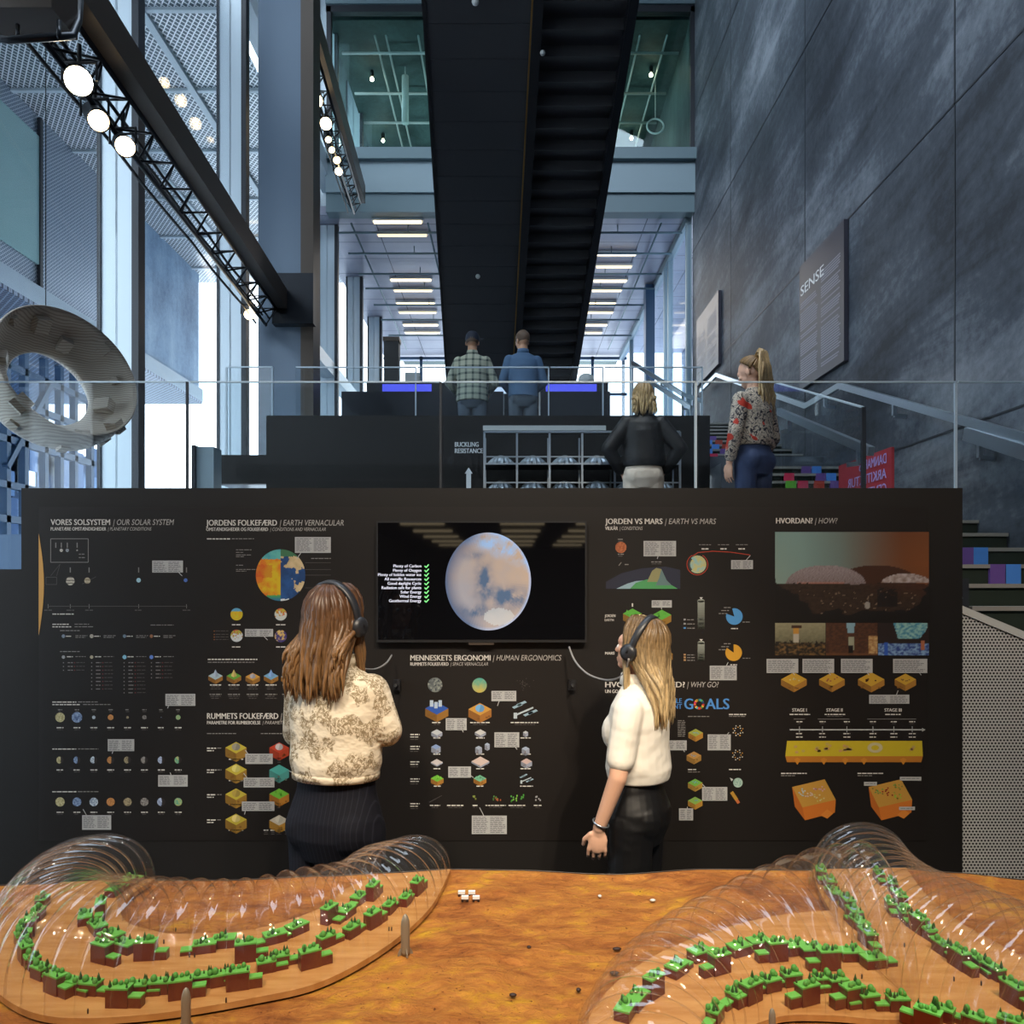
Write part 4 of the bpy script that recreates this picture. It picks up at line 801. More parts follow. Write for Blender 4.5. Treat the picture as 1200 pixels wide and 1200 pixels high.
callout(576, 809.5, 605, 821.5, (585, 821.5, 583, 827)); callout(522.5, 841.5, 547, 855.5, (542, 855.5, 543, 858)); callout(579.5, 858, 608.5, 875.5, (604, 875.5, 606, 878)); callout(525.5, 898, 552, 911, (552, 909, 555, 911)); callout(553, 955.5, 594, 977, (562, 946, 567, 955.5))
# earth versus mars
planets([(727.5, 641.6, 6.6, planet('#8a4828', '#b86c44', s=3)), (817, 661.5, 10.5, lambda x, y: lerp(srgb('#88b0b0'), srgb('#b8b070'), .5 + 1.1 * nz(x, y, 2.2, 3)) if x > -.75 + .3 * y * y else srgb('#3a3c3c'))])
p = PR(); rd = srgb('#a83c28'); arc = [(817 + 12.2 * math.cos(a), 661.5 + 12.2 * math.sin(a)) for a in [R(-60) + i * R(300) / 24 for i in range(25)]] + [(811, 652), (818, 647.5), (835, 646), (855, 647), (879, 650.5)]
for a, b_ in zip(arc, arc[1:]): p.line(*a, *b_, .9, rd)
for x in (826, 848, 869): p.micro(x - 7, x + 7, 638, .8, GRY); p.micro(x - 4, x + 4, 642.5, 1.6, WHT)
p.build('orbit_print', M['print'], wall)
p = PR(); p.poly([(710, 690), (797, 690), (797, 668), (780, 664), (752, 666), (728, 672), (710, 682)], srgb('#262838')); p.poly([(722, 690), (735, 684), (745, 681), (756, 680), (790, 690)], srgb('#8aa4b0'), .0043); p.poly([(738, 690), (745, 683), (758, 679), (770, 681), (784, 684), (794, 690)], srgb('#4a9058'), .0045)
p.poly([(758, 682), (764, 669), (769, 665.5), (775, 667), (772, 682)], srgb('#88845c'), .0047); p.poly([(775, 667), (781, 680), (787, 686), (768, 686), (772, 678)], srgb('#5c7474'), .0048); p.cap(769, 658, 12, 2, GRY); p.cap(727.5, 631.5, 7, 2, GRY); p.cap(727.5, 649, 7, 2, GRY); p.micro(732, 737, 661, 1.2, GRY); p.line(725, 663, 728, 659, 1, GRY); p.build('mountain_print', M['print'], wall)
for (x, y) in ((741, 719), (775.5, 720.5)): p = PR(); block(p, x, y, 22, 8, '#58a03c', '#8a6628', ('bits', '#4c9434')); p.build('grass_block', M['print'], wall)
p = PR(); p.rect(740.2, 707, 741.8, 711, WHT); block(p, 778, 766, 20, 7, '#a88440', '#8c6428'); p.build('mars_block', M['print'], wall)
for (y0, y1) in ((704, 737), (753, 774)):
    p = PR(); x0, x1 = 817.3, 825.5
    for k in range(12): a = y0 + (y1 - y0) * k / 12; p.rect(x0, a, x1, a + (y1 - y0) / 12, lerp(srgb('#8a8e84'), srgb('#2c2f28'), k / 11))
    p.disc(821.4, y0, 4.1, srgb('#8a8e84'), 2, 16, 2); p.poly([(819.5, 700 + (y0 - 704)), (823.5, 700 + (y0 - 704)), (821.4, 702.5 + (y0 - 704))], WHT)
    for k in range(3): yy = y0 + (y1 - y0) * (.65 + .15 * k); p.micro(819, 824, yy, 1, WHT); p.micro(805, 814, yy + .3, 1, GRY); p.rect(801, yy - .5, 803.5, yy + 1.5, srgb(('#8a8a8a', '#8a8a8a', '#4a88c0')[k] if y0 < 740 else '#a8845c'))
    p.build('column_chart', M['print'], wall)
for (cx, cy, c, a0) in ((860.3, 722.5, '#4a8cc4', 200), (859.5, 764.8, '#c4902c', 215)):
    p = PR(); p.poly([(cx, cy)] + [(cx + 9.7 * math.cos(R(a0 + 55 + k * 305 / 30)), cy + 9.7 * math.sin(R(a0 + 55 + k * 305 / 30))) for k in range(31)], srgb(c))
    for k in range(3): p.micro(842 + k * 3, 852 + k * 2, cy - 4 - k * 3.5, 1, GRY)
    p.micro(870, 879, cy + 6, 1, GRY); p.cap(cx, cy + 13.5, 8, 1); p.build('pie_chart', M['print'], wall)
callout(754, 634, 792, 652, (771, 652, 770, 655)); callout(763.5, 703.5, 787, 712, (775, 712, 775, 714)); callout(856.5, 656.5, 882, 667, (874, 656.5, 879, 651)); callout(831.5, 780, 863, 797, (851, 780, 853, 776))
# goals section
gb = [(815, 858.5, '#98a048', '#a87830'), (813, 885, '#b08448', '#9a7438'), (814.5, 917, '#70a848', '#a08038'), (814.5, 938, '#80a850', '#a87c30')]
for (x, y, c, sd) in gb: p = PR(); block(p, x, y, 17, 6, c, sd, ('spots', '#5a90b0')); p.build('goal_block', M['print'], wall)
p = PR(); p.micro(806, 831, 839, 1, GRY); p.micro(806, 816, 901, 1.2, WHT); p.micro(806, 820, 904, .8, GRY); p.micro(854, 874, 836.5, 1.3, WHT); p.micro(854, 874, 839, .8, GRY); p.micro(854, 868, 901, 1.2, WHT)
for k in range(10): p.micro(794, 803, 844 + k * 2, .9, GRY)
for (cx, cy) in ((864.5, 856), (864, 884.5)):
    for k in range(16): a = k * math.pi / 8; rr_ = 6 if k % 2 else 4; p.rect(cx + rr_ * math.cos(a) - .5, cy + rr_ * math.sin(a) - .5, cx + rr_ * math.cos(a) + .7, cy + rr_ * math.sin(a) + .7, WHT if k % 3 else srgb('#b88838'))
p.build('goal_captions', M['print'], wall)
p = PR(); p.disc(864.5, 917, 5.6, planet('#7a9c90', '#a8bcb0', s=3), 4, 18); p.poly([(855, 911), (859, 913), (857, 915.5)], LGT); p.build('orb_print', M['print'], wall)
p = PR(); p.line(857, 928, 863, 937, 4, srgb('#a88030')); p.line(863, 937, 865.5, 941, 3.4, srgb('#b06038')); p.build('pencil_print', M['print'], wall)
callout(778, 867.5, 804.5, 879, (801, 879, 802, 881)); callout(829, 860.5, 856, 879, (852, 860.5, 854, 858)); callout(822.5, 922, 852, 938, (823, 919, 826, 922)); callout(795.5, 947, 812, 961, (805, 947, 805.5, 945))
# how? pictures
def picture(name, x0, y0, x1, y1, nx, ny, fn):
    p_ = PR(); vs = []; l = .004
    for j in range(ny + 1):
        for i in range(nx + 1): vs.append(wp(x0 + (x1 - x0) * i / nx, y0 + (y1 - y0) * j / ny, l))
    cc = [[fn(i / nx, j / ny) for i in range(nx + 1)] for j in range(ny + 1)]; b0 = len(p_.v); p_.v += vs
    for j in range(ny):
        for i in range(nx): p_.f.append([b0 + (j + 1) * (nx + 1) + i, b0 + (j + 1) * (nx + 1) + i + 1, b0 + j * (nx + 1) + i + 1, b0 + j * (nx + 1) + i]); p_.c.append([cc[j + 1][i], cc[j + 1][i + 1], cc[j][i + 1], cc[j][i]])
    p_.build(name, M['print'], wall)
def pic_main(x, y):
    h = noise.fractal(Vector((x * 9, y * 9, 3)), 1, 2, 5); g = noise.fractal(Vector((x * 34, y * 34, 8)), 1, 2, 4)
    c = lerp(srgb('#6f8984'), srgb('#4c2c1a'), (x - .15) * 1.5 - y * .15)
    if x > .42: c = lerp(c, srgb('#74421f'), (x - .42) * 1.6 * (1 - abs(y - .35)))
    c = lerp(c, srgb('#9a9a80'), max(0, .25 - x) * 1.6 * y)
    if ((x - .66) / .26) ** 2 + ((y - .56) / .185) ** 2 < 1: c = srgb('#3a2012')
    e = ((x - .33) / .26) ** 2 + ((y - .60) / .225) ** 2
    if e < 1 and y < .60: c = lerp(srgb('#94888a'), srgb('#5a4a48'), .4 + noise.noise(Vector((x * 120, y * 90, 2))) * .6 + max(0, y - .45) * 2); c = lerp(c, srgb('#b8643c'), max(0, (y - .56) * 20)) if .14 < x < .45 else c
    e = ((x - .85) / .16) ** 2 + ((y - .58) / .11) ** 2
    if e < 1 and y < .575: c = lerp(srgb('#a89c9a'), srgb('#7a6860'), .5 + g)
    if y > .585 + .015 * h: c = lerp(srgb('#33251a'), srgb('#241710'), .5 + g); c = lerp(c, srgb('#4c2412'), max(0, (x - .5)) * max(0, 1 - (y - .585) * 5))
    if y > .66 and g > .55: c = srgb('#6c5a4a')
    if y > .9 - .36 * max(0, 1 - x * 4) - .08 * h or (x > .84 and y > .94 - (x - .84) * 2.0 + .1 * h): c = srgb('#120d0b')
    if .66 < x < .8 and .66 + g * .15 < y < .85: c = srgb('#17100d')
    if (x - .6) ** 2 * 4 + (y - .83) ** 2 < .0016: c = srgb('#8a847c')
    return c
picture('habitat_picture', 908, 623.5, 1088, 727, 150, 88, pic_main)
def pic_a(x, y):
    g = noise.fractal(Vector((x * 14, y * 14, 1)), 1, 2, 4); c = lerp(srgb('#8a8468'), srgb('#4c4834'), y * 1.2 + g * .2)
    if y > .6 + .1 * g: c = lerp(srgb('#1c1914'), srgb('#7a5c34'), g + .2)
    if abs(x - .42) < .06 and .15 < y < .6: c = srgb('#b08038') if y < .33 else srgb('#a8a090')
    if abs(x - .42) < .1 and y < .16 and y > .06: c = srgb('#3a241a')
    return c
def pic_b(x, y):
    g = noise.fractal(Vector((x * 16, y * 16, 5)), 1, 2, 4); c = lerp(srgb('#38221a'), srgb('#50321f'), .5 + g)
    if abs(x - .48) < .08 - .05 * y and y < .3: c = srgb('#7a98a4')
    if abs(x - .49) < .06 and .42 < y < .85: c = srgb('#8a8a74')
    if x > .82 and .4 < y < .95: c = lerp(srgb('#8a6038'), srgb('#b89868'), .5 + g)
    if abs(x - .48) < .05 and y > .7: c = srgb('#140f0d')
    return lerp(c, srgb('#6a4428'), .5) if y > .93 else c
def pic_c(x, y):
    g = noise.fractal(Vector((x * 14, y * 14, 9)), 1, 2, 4); c = srgb('#241a18')
    if y < .48 and .3 + .2 * y < x < .98 - .75 * y * y: c = lerp(srgb('#3a7890'), srgb('#88b0a8'), .5 + g * 1.3)
    if y > .62: c = lerp(srgb('#283c78'), srgb('#7a98b8'), .45 + g * 1.3)
    if abs(x - .16) < .04 and y > .6: c = srgb('#2c50a0')
    if abs(x - .88) < .03 and .55 < y < .85: c = srgb('#9a5c40')
    return c
picture('interior_picture', 908, 730, 967, 768, 54, 34, pic_a); picture('interior_picture', 967.5, 730, 1028, 768, 54, 34, pic_b); picture('interior_picture', 1028.5, 730, 1088, 768, 54, 34, pic_c)
for (x0, x1) in ((898, 935), (940, 977), (985, 1022), (1046, 1086)): callout(x0, 772, x1, 788.5, (x0 + 31, 788.5, x0 + 33, 791), 1)
for k, (x, w_) in enumerate(((930, 30), (974.5, 30), (1020.5, 31), (1060.5, 25))): p = PR(); block(p, x, 796, w_, 7, '#b89030', '#9a6c2c', ('spots', ('#b0a070', '#8a5038', '#4a2818', '#6a5028')[k])); p.build('stage_block', M['print'], wall)
callout(1018, 814, 1065, 824.5, (1052, 809, 1050, 814))
p = PR(); p.line(925, 855, 1081, 855, 1.4, LGT); p.poly([(1080, 852.7), (1084, 855), (1080, 857.3)], LGT)
for x in (936.5, 963.5, 992, 1022.5, 1047, 1068.5): p.line(x, 851, x, 858, .7, LGT); p.cap(x, 845, 7, 2); p.cap(x, 859, 8, 1); p.cap(x, 863, 8, 1)
for x0, x1 in ((930, 943), (958, 995), (1016, 1073)): p.line(x0, 842.5, x1, 842.5, .6, GRY)
p.cap(937, 836.5, 24, 1); p.cap(978, 836.5, 24, 2); p.cap(1046, 836.5, 18, 1); p.build('stage_timeline', M['print'], wall)
p = PR(); p.poly([(922, 868), (1080, 868), (1081, 886), (920, 886)], srgb('#b4a024')); p.poly([(920, 886), (1081, 886), (1079, 893), (922, 893)], srgb('#a86a24'))
for x in (934, 965, 990, 1012, 1058): p.poly([(x - 4, 890), (x, 887.5), (x + 4, 890), (x, 896)], srgb('#b87828'), .0046)
p.disc(1025, 876, 9, lambda x, y: srgb('#b4a880') if .3 < x * x + y * y < .85 else srgb('#b4a024'), 6, 24, 6, .0046)
for x, n_ in ((934, 3), (958, 5), (965, 4), (993, 9), (1068, 3)):
    for _ in range(n_): p.disc(x + rnd.gauss(0, 4), 877 + rnd.gauss(0, 2.5), 2.2, lerp(srgb('#a89850'), srgb('#b88858'), rnd.random()), 1, 10, 1.6, .0046)
p.build('stage_strip', M['print'], wall)
for k, x in enumerate((927, 1016.5)):
    p = PR(); p.poly([(x + 1, 922), (x + 39, 913), (x + 52, 937), (x + 13, 946)], srgb('#b08438')); p.poly([(x + 1, 922), (x + 13, 946), (x + 16, 961), (x + 4, 945)], srgb('#a85c20')); p.poly([(x + 13, 946), (x + 52, 937), (x + 51, 952), (x + 16, 961)], srgb('#bc6a26')); p.poly([(x + 34, 955), (x + 42, 948), (x + 49, 953), (x + 42, 959)], srgb('#c87a30'), .0046)
    for (dx, dy, c) in ((12, 928, '#8ab0b8'), (20, 931, '#b8a090'), (32, 924, '#b87890'), (33, 934, '#b0a858')) if k == 0 else ((12, 927, '#5a9848'), (22, 928, '#8a2818'), (33, 923, '#6aa048'), (34, 933, '#88b038')):
        for _ in range(9): p.disc(x + dx + rnd.gauss(0, 3.2), dy + rnd.gauss(0, 2.3), 1.1, lerp(srgb(c), srgb('#c8b8a8' if k == 0 else '#7a1c18'), rnd.random() * .6), 1, 8, .9, .0046)
    p.micro(x - 12, x + 18, 905.5, 1.2, WHT); p.micro(x - 12, x + 5, 908.3, 1, GRY); p.build('colony_block', M['print'], wall)
for r_ in ((1012, 916, 1027, 920.5), (1054, 910, 1079, 914.5), (1053, 945, 1071.5, 949)): callout(*r_, None, 1)
for x in (466, 670): MB().bx(wp(x - 4, 0).x, wp(x + 4, 0).x, DW - .03, DW, wp(0, 808).z, wp(0, 796).z).cyl(wp(x, 803, .03), wp(x, 801, .07), .008, n=8).build('headphone_hook', M['black'], wall)

# ------------------------------------------------------------------ screen with the red planet
tv = thing('screen', 'wide black screen showing a hazy planet on the exhibition wall', 'screen', wp(564.5, 752, .05))
x0, x1, z0, z1 = wp(443, 0).x, wp(686.5, 0).x, wp(0, 752).z, wp(0, 611.5).z
MB().bx(x0, x1, DW - .045, DW - .001, z0, z1).build('frame', M['black'], tv)
MB().bx(x0 + .008, x1 - .008, DW - .048, DW - .044, z0 + .014, z1 - .008).build('glass', M['black_gloss'], tv)
MB().bx(wp(550, 0).x, wp(579, 0).x, DW - .046, DW - .03, wp(0, 755).z, wp(0, 752.5).z).build('badge', M['brown_steel'], tv)
def mars(x, y):
    h = nz(x, y, 1.7, 12); g = nz(x, y, 5, 4); c = lerp(srgb('#8f8c92'), srgb('#a8927e'), .5 + x * .5 + h * .4 - y * .3)
    dk = math.exp(-((x + .12) / .17) ** 2 - ((y + .05) / .3) ** 2) + .9 * math.exp(-((x - .35 - .2 * y) / .5) ** 2 - ((y - .33) / .2) ** 2) + .6 * math.exp(-((x + .3) / .4) ** 2 - ((y - .62) / .12) ** 2) + .5 * math.exp(-((x + .35) / .25) ** 2 - ((y + .55) / .1) ** 2)
    c = lerp(c, srgb('#4c5e78'), min(1, dk * (1.25 + g * 1.3))); r2 = x * x + y * y
    c = lerp(c, srgb('#8aa6cc'), max(0, min(1, (-.5 + .35 * x - y) * 4)) * (.55 + g))
    c = lerp(c, srgb('#8fb0e0'), max(0, (r2 - .86) * 5) * (.4 + .6 * (x + 1) / 2)); c = lerp(c, srgb('#2c4468'), max(0, (r2 - .45)) * 1.5 * max(0, min(1, -x * 2.2)))
    if (x - .25) ** 2 / .12 + (y - .72) ** 2 / .03 < 1: c = lerp(c, srgb('#b4bcc0'), .45)
    return c
class LP(PR): lift = .0495
LP().disc(572.5, 681.5, 49.5, mars, 34, 96, 56.5).build('planet_image', M['lit_print'], tv)
p = LP()
for k, s in enumerate(('Plenty of Carbon', 'Plenty of Oxygen', 'Plenty of hidden water ice', 'All metallic Resources', 'Good daylight Cycle', 'Radiation safe for plants', 'Solar Energy', 'Wind Energy', 'Geothermal Energy')):
    y = 665.2 + k * 5.02; put_text(p, s, wp(495.4, y, .0495), (1, 0, 0), (0, 0, 1), None, 3.3 * KW, srgb('#d4d8ea'), True, False, 'R')
p.build('caption_lines', M['lit_print'], tv)
for k in range(9): y = 663.5 + k * 5.02; p = LP(); p.line(499, y, 501, y + 2, 1.3, srgb('#7ce088')); p.line(500.7, y + 2, 503.8, y - 1.6, 1.3, srgb('#7ce088')); p.build('check_mark', M['lit_print'], tv)

# ------------------------------------------------------------------ the landscape table
TZ = .85
edge = [(-200, 1037), (0, 1037), (60, 1035), (180, 1031), (260, 1031), (380, 1026), (450, 1022), (525, 1018), (600, 1019), (720, 1024), (835, 1018), (950, 1019), (1060, 1016), (1130, 1022), (1200, 1030), (1400, 1033)]
def edge_d(px):
    for (a, ya), (b_, yb) in zip(edge, edge[1:]):
        if a <= px <= b_: t_ = (px - a) / (b_ - a); t_ = t_ * t_ * (3 - 2 * t_); return (CAMZ - TZ) * F / (ya + (yb - ya) * t_ - CY)
    return 2.34
def smooth(pts, n_):
    pts = [Vector(p_) for p_ in pts]; out = []; L = [0]
    for a, b_ in zip(pts, pts[1:]): L.append(L[-1] + (b_ - a).length)
    for i in range(n_ + 1):
        s_ = L[-1] * i / n_; k = max(j for j in range(len(pts) - 1) if L[j] <= s_ + 1e-9); u_ = (s_ - L[k]) / max(1e-9, L[k + 1] - L[k])
        p0, p1, p2, p3 = pts[max(k - 1, 0)], pts[k], pts[k + 1], pts[min(k + 2, len(pts) - 1)]
        out.append(.5 * ((2 * p1) + (p2 - p0) * u_ + (2 * p0 - 5 * p1 + 4 * p2 - p3) * u_ ** 2 + (3 * p1 - p0 - 3 * p2 + p3) * u_ ** 3))
    for _ in range(3): out = [out[0]] + [(out[i - 1] + out[i] * 2 + out[i + 1]) / 4 for i in range(1, n_)] + [out[-1]]
    return out
NU = 220
cO = smooth([T(x, y) for x, y in ((72, 1036), (25, 1058), (-12, 1098), (-16, 1140), (4, 1172), (62, 1195), (175, 1192), (300, 1172), (380, 1152), (455, 1110), (505, 1065), (528, 1021))], NU)
cI = smooth([T(x, y) for x, y in ((182, 1032), (160, 1046), (146, 1060), (142, 1074), (152, 1085), (175, 1092), (212, 1097), (300, 1091), (375, 1067), (405, 1044), (442, 1028))], NU)
aL = smooth([T(x, y) for x, y in ((952, 1021), (962, 1050), (985, 1088), (1020, 1130), (1065, 1172), (1120, 1215), (1190, 1260))], NU); aR = smooth([T(x, y) for x, y in ((1062, 1019), (1085, 1050), (1120, 1080), (1165, 1106), (1210, 1130), (1270, 1160), (1360, 1190))], NU)
bO = smooth([T(x, y) for x, y in ((1036, 1086), (1000, 1070), (960, 1070), (900, 1077), (830, 1096), (770, 1121), (720, 1156), (688, 1200), (672, 1250), (690, 1330))], NU); bI = smooth([T(x, y) for x, y in ((1096, 1192), (1070, 1197), (1035, 1198), (975, 1193), (915, 1194), (868, 1213), (842, 1248), (850, 1300))], NU)
HO = {}
t = thing('landscape_table', 'orange rocky landscape table top with wavy far edge', 'model table', (0, 1.8, 0))
nx, ny = 300, 150; vs = []; tm = MB()
for j in range(ny + 1):
    for i in range(nx + 1):
        X = -2.05 + 4.1 * i / nx; v_ = j / ny; de = 2.36
        px = CX + X * F / 2.36; de = edge_d(max(-200, min(1400, px))); Y = 1.05 + (de - 1.05) * v_
        h = noise.fractal(Vector((X * 2.2, Y * 2.6, 1)), 1, 2, 6) * .02 + noise.fractal(Vector((X * 7, Y * 11, 4)), 1, 2, 6) * .011
        fl = 1
        for (A, B) in ((cO, cI), (aL, aR), (bO, bI)):
            d = min((Vector(((A[k].x + B[k].x) / 2, (A[k].y + B[k].y) / 2)) - Vector((X, Y))).length / ((A[k] - B[k]).length * .5) for k in range(0, NU + 1, 8)); fl = min(fl, max(0, min(1, (d - .95) / .35)))
        z = TZ - .008 + (max(-.004, h) if True else 0) * fl - .006 * (1 - fl)
        if v_ > .985: z = TZ - .004
        vs.append((X, Y, z))
tm.add(vs, [(j * (nx + 1) + i, j * (nx + 1) + i + 1, (j + 1) * (nx + 1) + i + 1, (j + 1) * (nx + 1) + i) for j in range(ny) for i in range(nx)])
tm.build('terrain', M['terrain'], t, True)
sk = MB(); rim = [vs[ny * (nx + 1) + i] for i in range(nx + 1)]
n_ = len(rim); sk.add([Vector(p_) + Vector((0, .002, 0)) for p_ in rim] + [(p_[0], p_[1] + .002, 0.0) for p_ in rim], [(i + 1, i, n_ + i, n_ + i + 1) for i in range(n_ - 1)])
sk.bx(-2.05, -2.03, 1.05, 2.3, 0, .83).bx(2.03, 2.05, 1.05, 2.3, 0, .83).bx(-2.05, 2.05, 1.05, 1.07, 0, .83); sk.build('base', M['black'], t)
rm = MB(); rm.tube([Vector(p_) + Vector((0, .003, .001)) for p_ in rim[::3]], .0016, 6); rm.build('rim', M['brown_steel'], t, True)
def plate(label, A, B, zt=.006):
    o = thing('base_plate', label, 'plate', (A[NU // 2].x, A[NU // 2].y, TZ)); n_ = len(A); m_ = MB(); up = Vector((0, 0, zt)); lo = Vector((0, 0, -.008))
    m_.add([p_ + up for p_ in A] + [p_ + up for p_ in B] + [p_ + lo for p_ in A] + [p_ + lo for p_ in B], [q for i in range(n_ - 1) for q in ((i, i + 1, n_ + i + 1, n_ + i), (i + 1, i, 2 * n_ + i, 2 * n_ + i + 1), (n_ + i, n_ + i + 1, 3 * n_ + i + 1, 3 * n_ + i))] + [(0, n_, 3 * n_, 2 * n_), (n_ - 1, 3 * n_ - 1, 4 * n_ - 1, 2 * n_ - 1)])
    m_.build('sheet', M['base_acrylic'], o)
plate('orange acrylic plate shaped like a crescent under the houses', cO, cI); plate('orange acrylic plate under the trunk of the forked dome', aL, aR); plate('orange acrylic plate under the curved branch of the forked dome', bO, bI, .0052)
def dome(label, tubes):
    o = thing('plastic_dome', label, 'dome', tubes[0][0][NU // 2])
    for (A, B, ribs, hk, i0, i1, nm) in tubes:
        m_ = MB(); NP = 26; n_ = 0; sub = 3; idx = []
        vs = []
        for i in range(i0 * sub, i1 * sub + 1):
            k = min(i // sub, NU - 1); u_ = i / sub - k; a = A[k].lerp(A[k + 1], u_); b_ = B[k].lerp(B[k + 1], u_); c_ = (a + b_) / 2; w_ = (b_ - a) / 2; s_ = (i - i0 * sub) / ((i1 - i0) * sub)
            rb = .93 + .10 * abs(math.sin(math.pi * ribs * s_)) ** .6
            for j in range(NP + 1):
                th = math.pi * j / NP; vs.append(c_ - w_ * math.cos(th) * (rb * 1.02) + Vector((0, 0, .004 + (max(0.0, math.sin(th)) ** .85) * w_.length * hk * rb)))
            n_ += 1
        m_.add(vs, [(i * (NP + 1) + j, i * (NP + 1) + j + 1, (i + 1) * (NP + 1) + j + 1, (i + 1) * (NP + 1) + j) for i in range(n_ - 1) for j in range(NP)]); m_.build(nm, M['dome_plastic'], o, True)
    return o
dome('clear ribbed plastic dome curved like a crescent on the landscape table', [(cO, cI, 30, 1.05, 0, NU, 'shell')])
dome('clear ribbed plastic dome forking into trunk and branch on the landscape table', [(aL, aR, 17, .98, 0, NU, 'trunk'), (bO, bI, 17, .95, 12, NU, 'branch')])

# ------------------------------------------------------------------ model houses under the domes
def make_house(vr):
    r_ = random.Random(vr * 13 + 5); o = thing('model_house', '', 'model house'); ln, dp = r_.choice([.052, .058, .045]), r_.choice([.032, .028, .035]); h = [.026, .034, .042, .022, .030, .046][vr]
    MB().bx(-ln / 2, ln / 2, -dp / 2, dp / 2, 0, h).build('walls', M['house_red'], o); MB().bx(-ln / 2 - .001, ln / 2 + .001, -dp / 2 - .001, dp / 2 + .001, h, h + .004).build('green_roof', M['roof_green'], o)
    x = ln * .5; l2 = .03; h2 = h * r_.choice([.55, .7, .45]); sg = r_.choice([-1, 1]); c_ = sg * (ln / 2 + l2 / 2)
    MB().bx(c_ - l2 / 2, c_ + l2 / 2, -dp * .42, dp * .35, 0, h2).build('walls', M['house_red'], o); MB().bx(c_ - l2 / 2, c_ + l2 / 2, -dp * .43, dp * .36, h2, h2 + .004).build('green_roof', M['roof_green'], o)
    if vr % 3 == 1: MB().bx(-ln * .1, ln * .22, -dp * .3, dp * .1, h + .004, h + .0055).build('pool', M['pool'], o)
    for k in range(6):
        tx, ty = r_.uniform(-.45, .45) * ln, r_.uniform(-.38, .38) * dp; s_ = r_.uniform(.0045, .008); m_ = MB()
        if k % 2: m_.ell((tx, ty, h + .003 + s_), (s_, s_, s_ * 1.2), 8, 6)
        else: m_.lathe([(.0012, 0), (s_ * .55, s_ * .5), (.0004, s_ * 2.4)], (tx, ty, h + .003), 7)
        m_.build('tree' if k % 2 == 0 else 'bush', M['tree_green' if k % 2 == 0 else 'bush_green'], o, True)
    return o, h
protos = [make_house(k) for k in range(6)]; used = set()
def tangent(p_, A, B):
    k = min(range(1, NU), key=lambda i: ((A[i] + B[i]) / 2 - p_).length); v = (A[k + 1] + B[k + 1]) - (A[k - 1] + B[k - 1]); return math.atan2(v.y, v.x)
rowsH = [
 ([(50,1051),(45,1065),(35,1075),(27,1085),(25,1094),(30,1105),(38,1120),(48,1132),(65,1140),(86,1148),(107,1150),(140,1155),(162,1152),(187,1149),(212,1146),(238,1142),(258,1140),(279,1136),(312,1125),(328,1118),(363,1112),(382,1096),(412,1085),(437,1067),(456,1058),(475,1049),(489,1030)], cO, cI, '%s green-roofed house from the closed tip along the outer row, crescent dome', 'houses in the outer crescent row'),
 ([(150,1029),(135,1039),(118,1054),(100,1071),(115,1082),(120,1104),(133,1093),(147,1104),(171,1101),(240,1104),(263,1098),(288,1103),(322,1093),(348,1083),(386,1060),(406,1064),(421,1048),(437,1034)], cO, cI, '%s green-roofed house from the closed tip along the inner row, crescent dome', 'houses in the inner crescent row'),
 ([(733,1178),(746,1166),(766,1142),(793,1130),(820,1113),(843,1116),(866,1107),(889,1101),(910,1102),(932,1106),(951,1110),(971,1112),(997,1113),(1024,1121)], bO, bI, '%s green-roofed house from the near end along the branch outer row, forked dome', 'houses in the branch outer row'),
 ([(962,1017),(973,1029),(978,1043),(993,1051),(1001,1064),(1007,1078),(1017,1090)], aL, aR, '%s green-roofed house from the far end, screen side of the forked trunk', 'houses on the screen side of the trunk'),
 ([(1030,1021),(1046,1032),(1055,1046),(1044,1056),(1060,1066),(1077,1073),(1088,1086),(1104,1104),(1124,1112),(1147,1122),(1165,1132),(1188,1152)], aL, aR, '%s green-roofed house from the far end, stairs side of the forked trunk', 'houses on the stairs side of the trunk'),
 ([(838,1181),(862,1160),(880,1150),(903,1146),(927,1140),(946,1152),(965,1144),(981,1146),(999,1154),(1017,1164),(1052,1168),(1088,1182),(1105,1180),(1142,1190),(1186,1193)], bO, bI, '%s green-roofed house from the near bend, row beside the island mound', 'houses beside the island mound')]
gk = 0
for (pts, A, B, lab, grp) in rowsH:
    for k, (x, y) in enumerate(pts):
        vr = (gk * 5 + k * k) % 6; gk += 1; pr, h = protos[vr]; zt = TZ + .006 + h; d = (CAMZ - zt) * F / (y - CY); loc = Vector(((x - CX) * d / F, d, TZ + .006))
        far = d > 2.0; a = tangent(loc, A, B) + rnd.uniform(-.12, .12)
        if vr not in used: o = pr; used.add(vr); o.location = loc; o.rotation_euler = (0, 0, a); o['label'] = lab % ORD[k]
        else: o = dup(pr, loc, a, lab % ORD[k])
        o['group'] = grp
        s_ = .88 if y < 1070 else .92; o.scale = (s_, s_, s_)
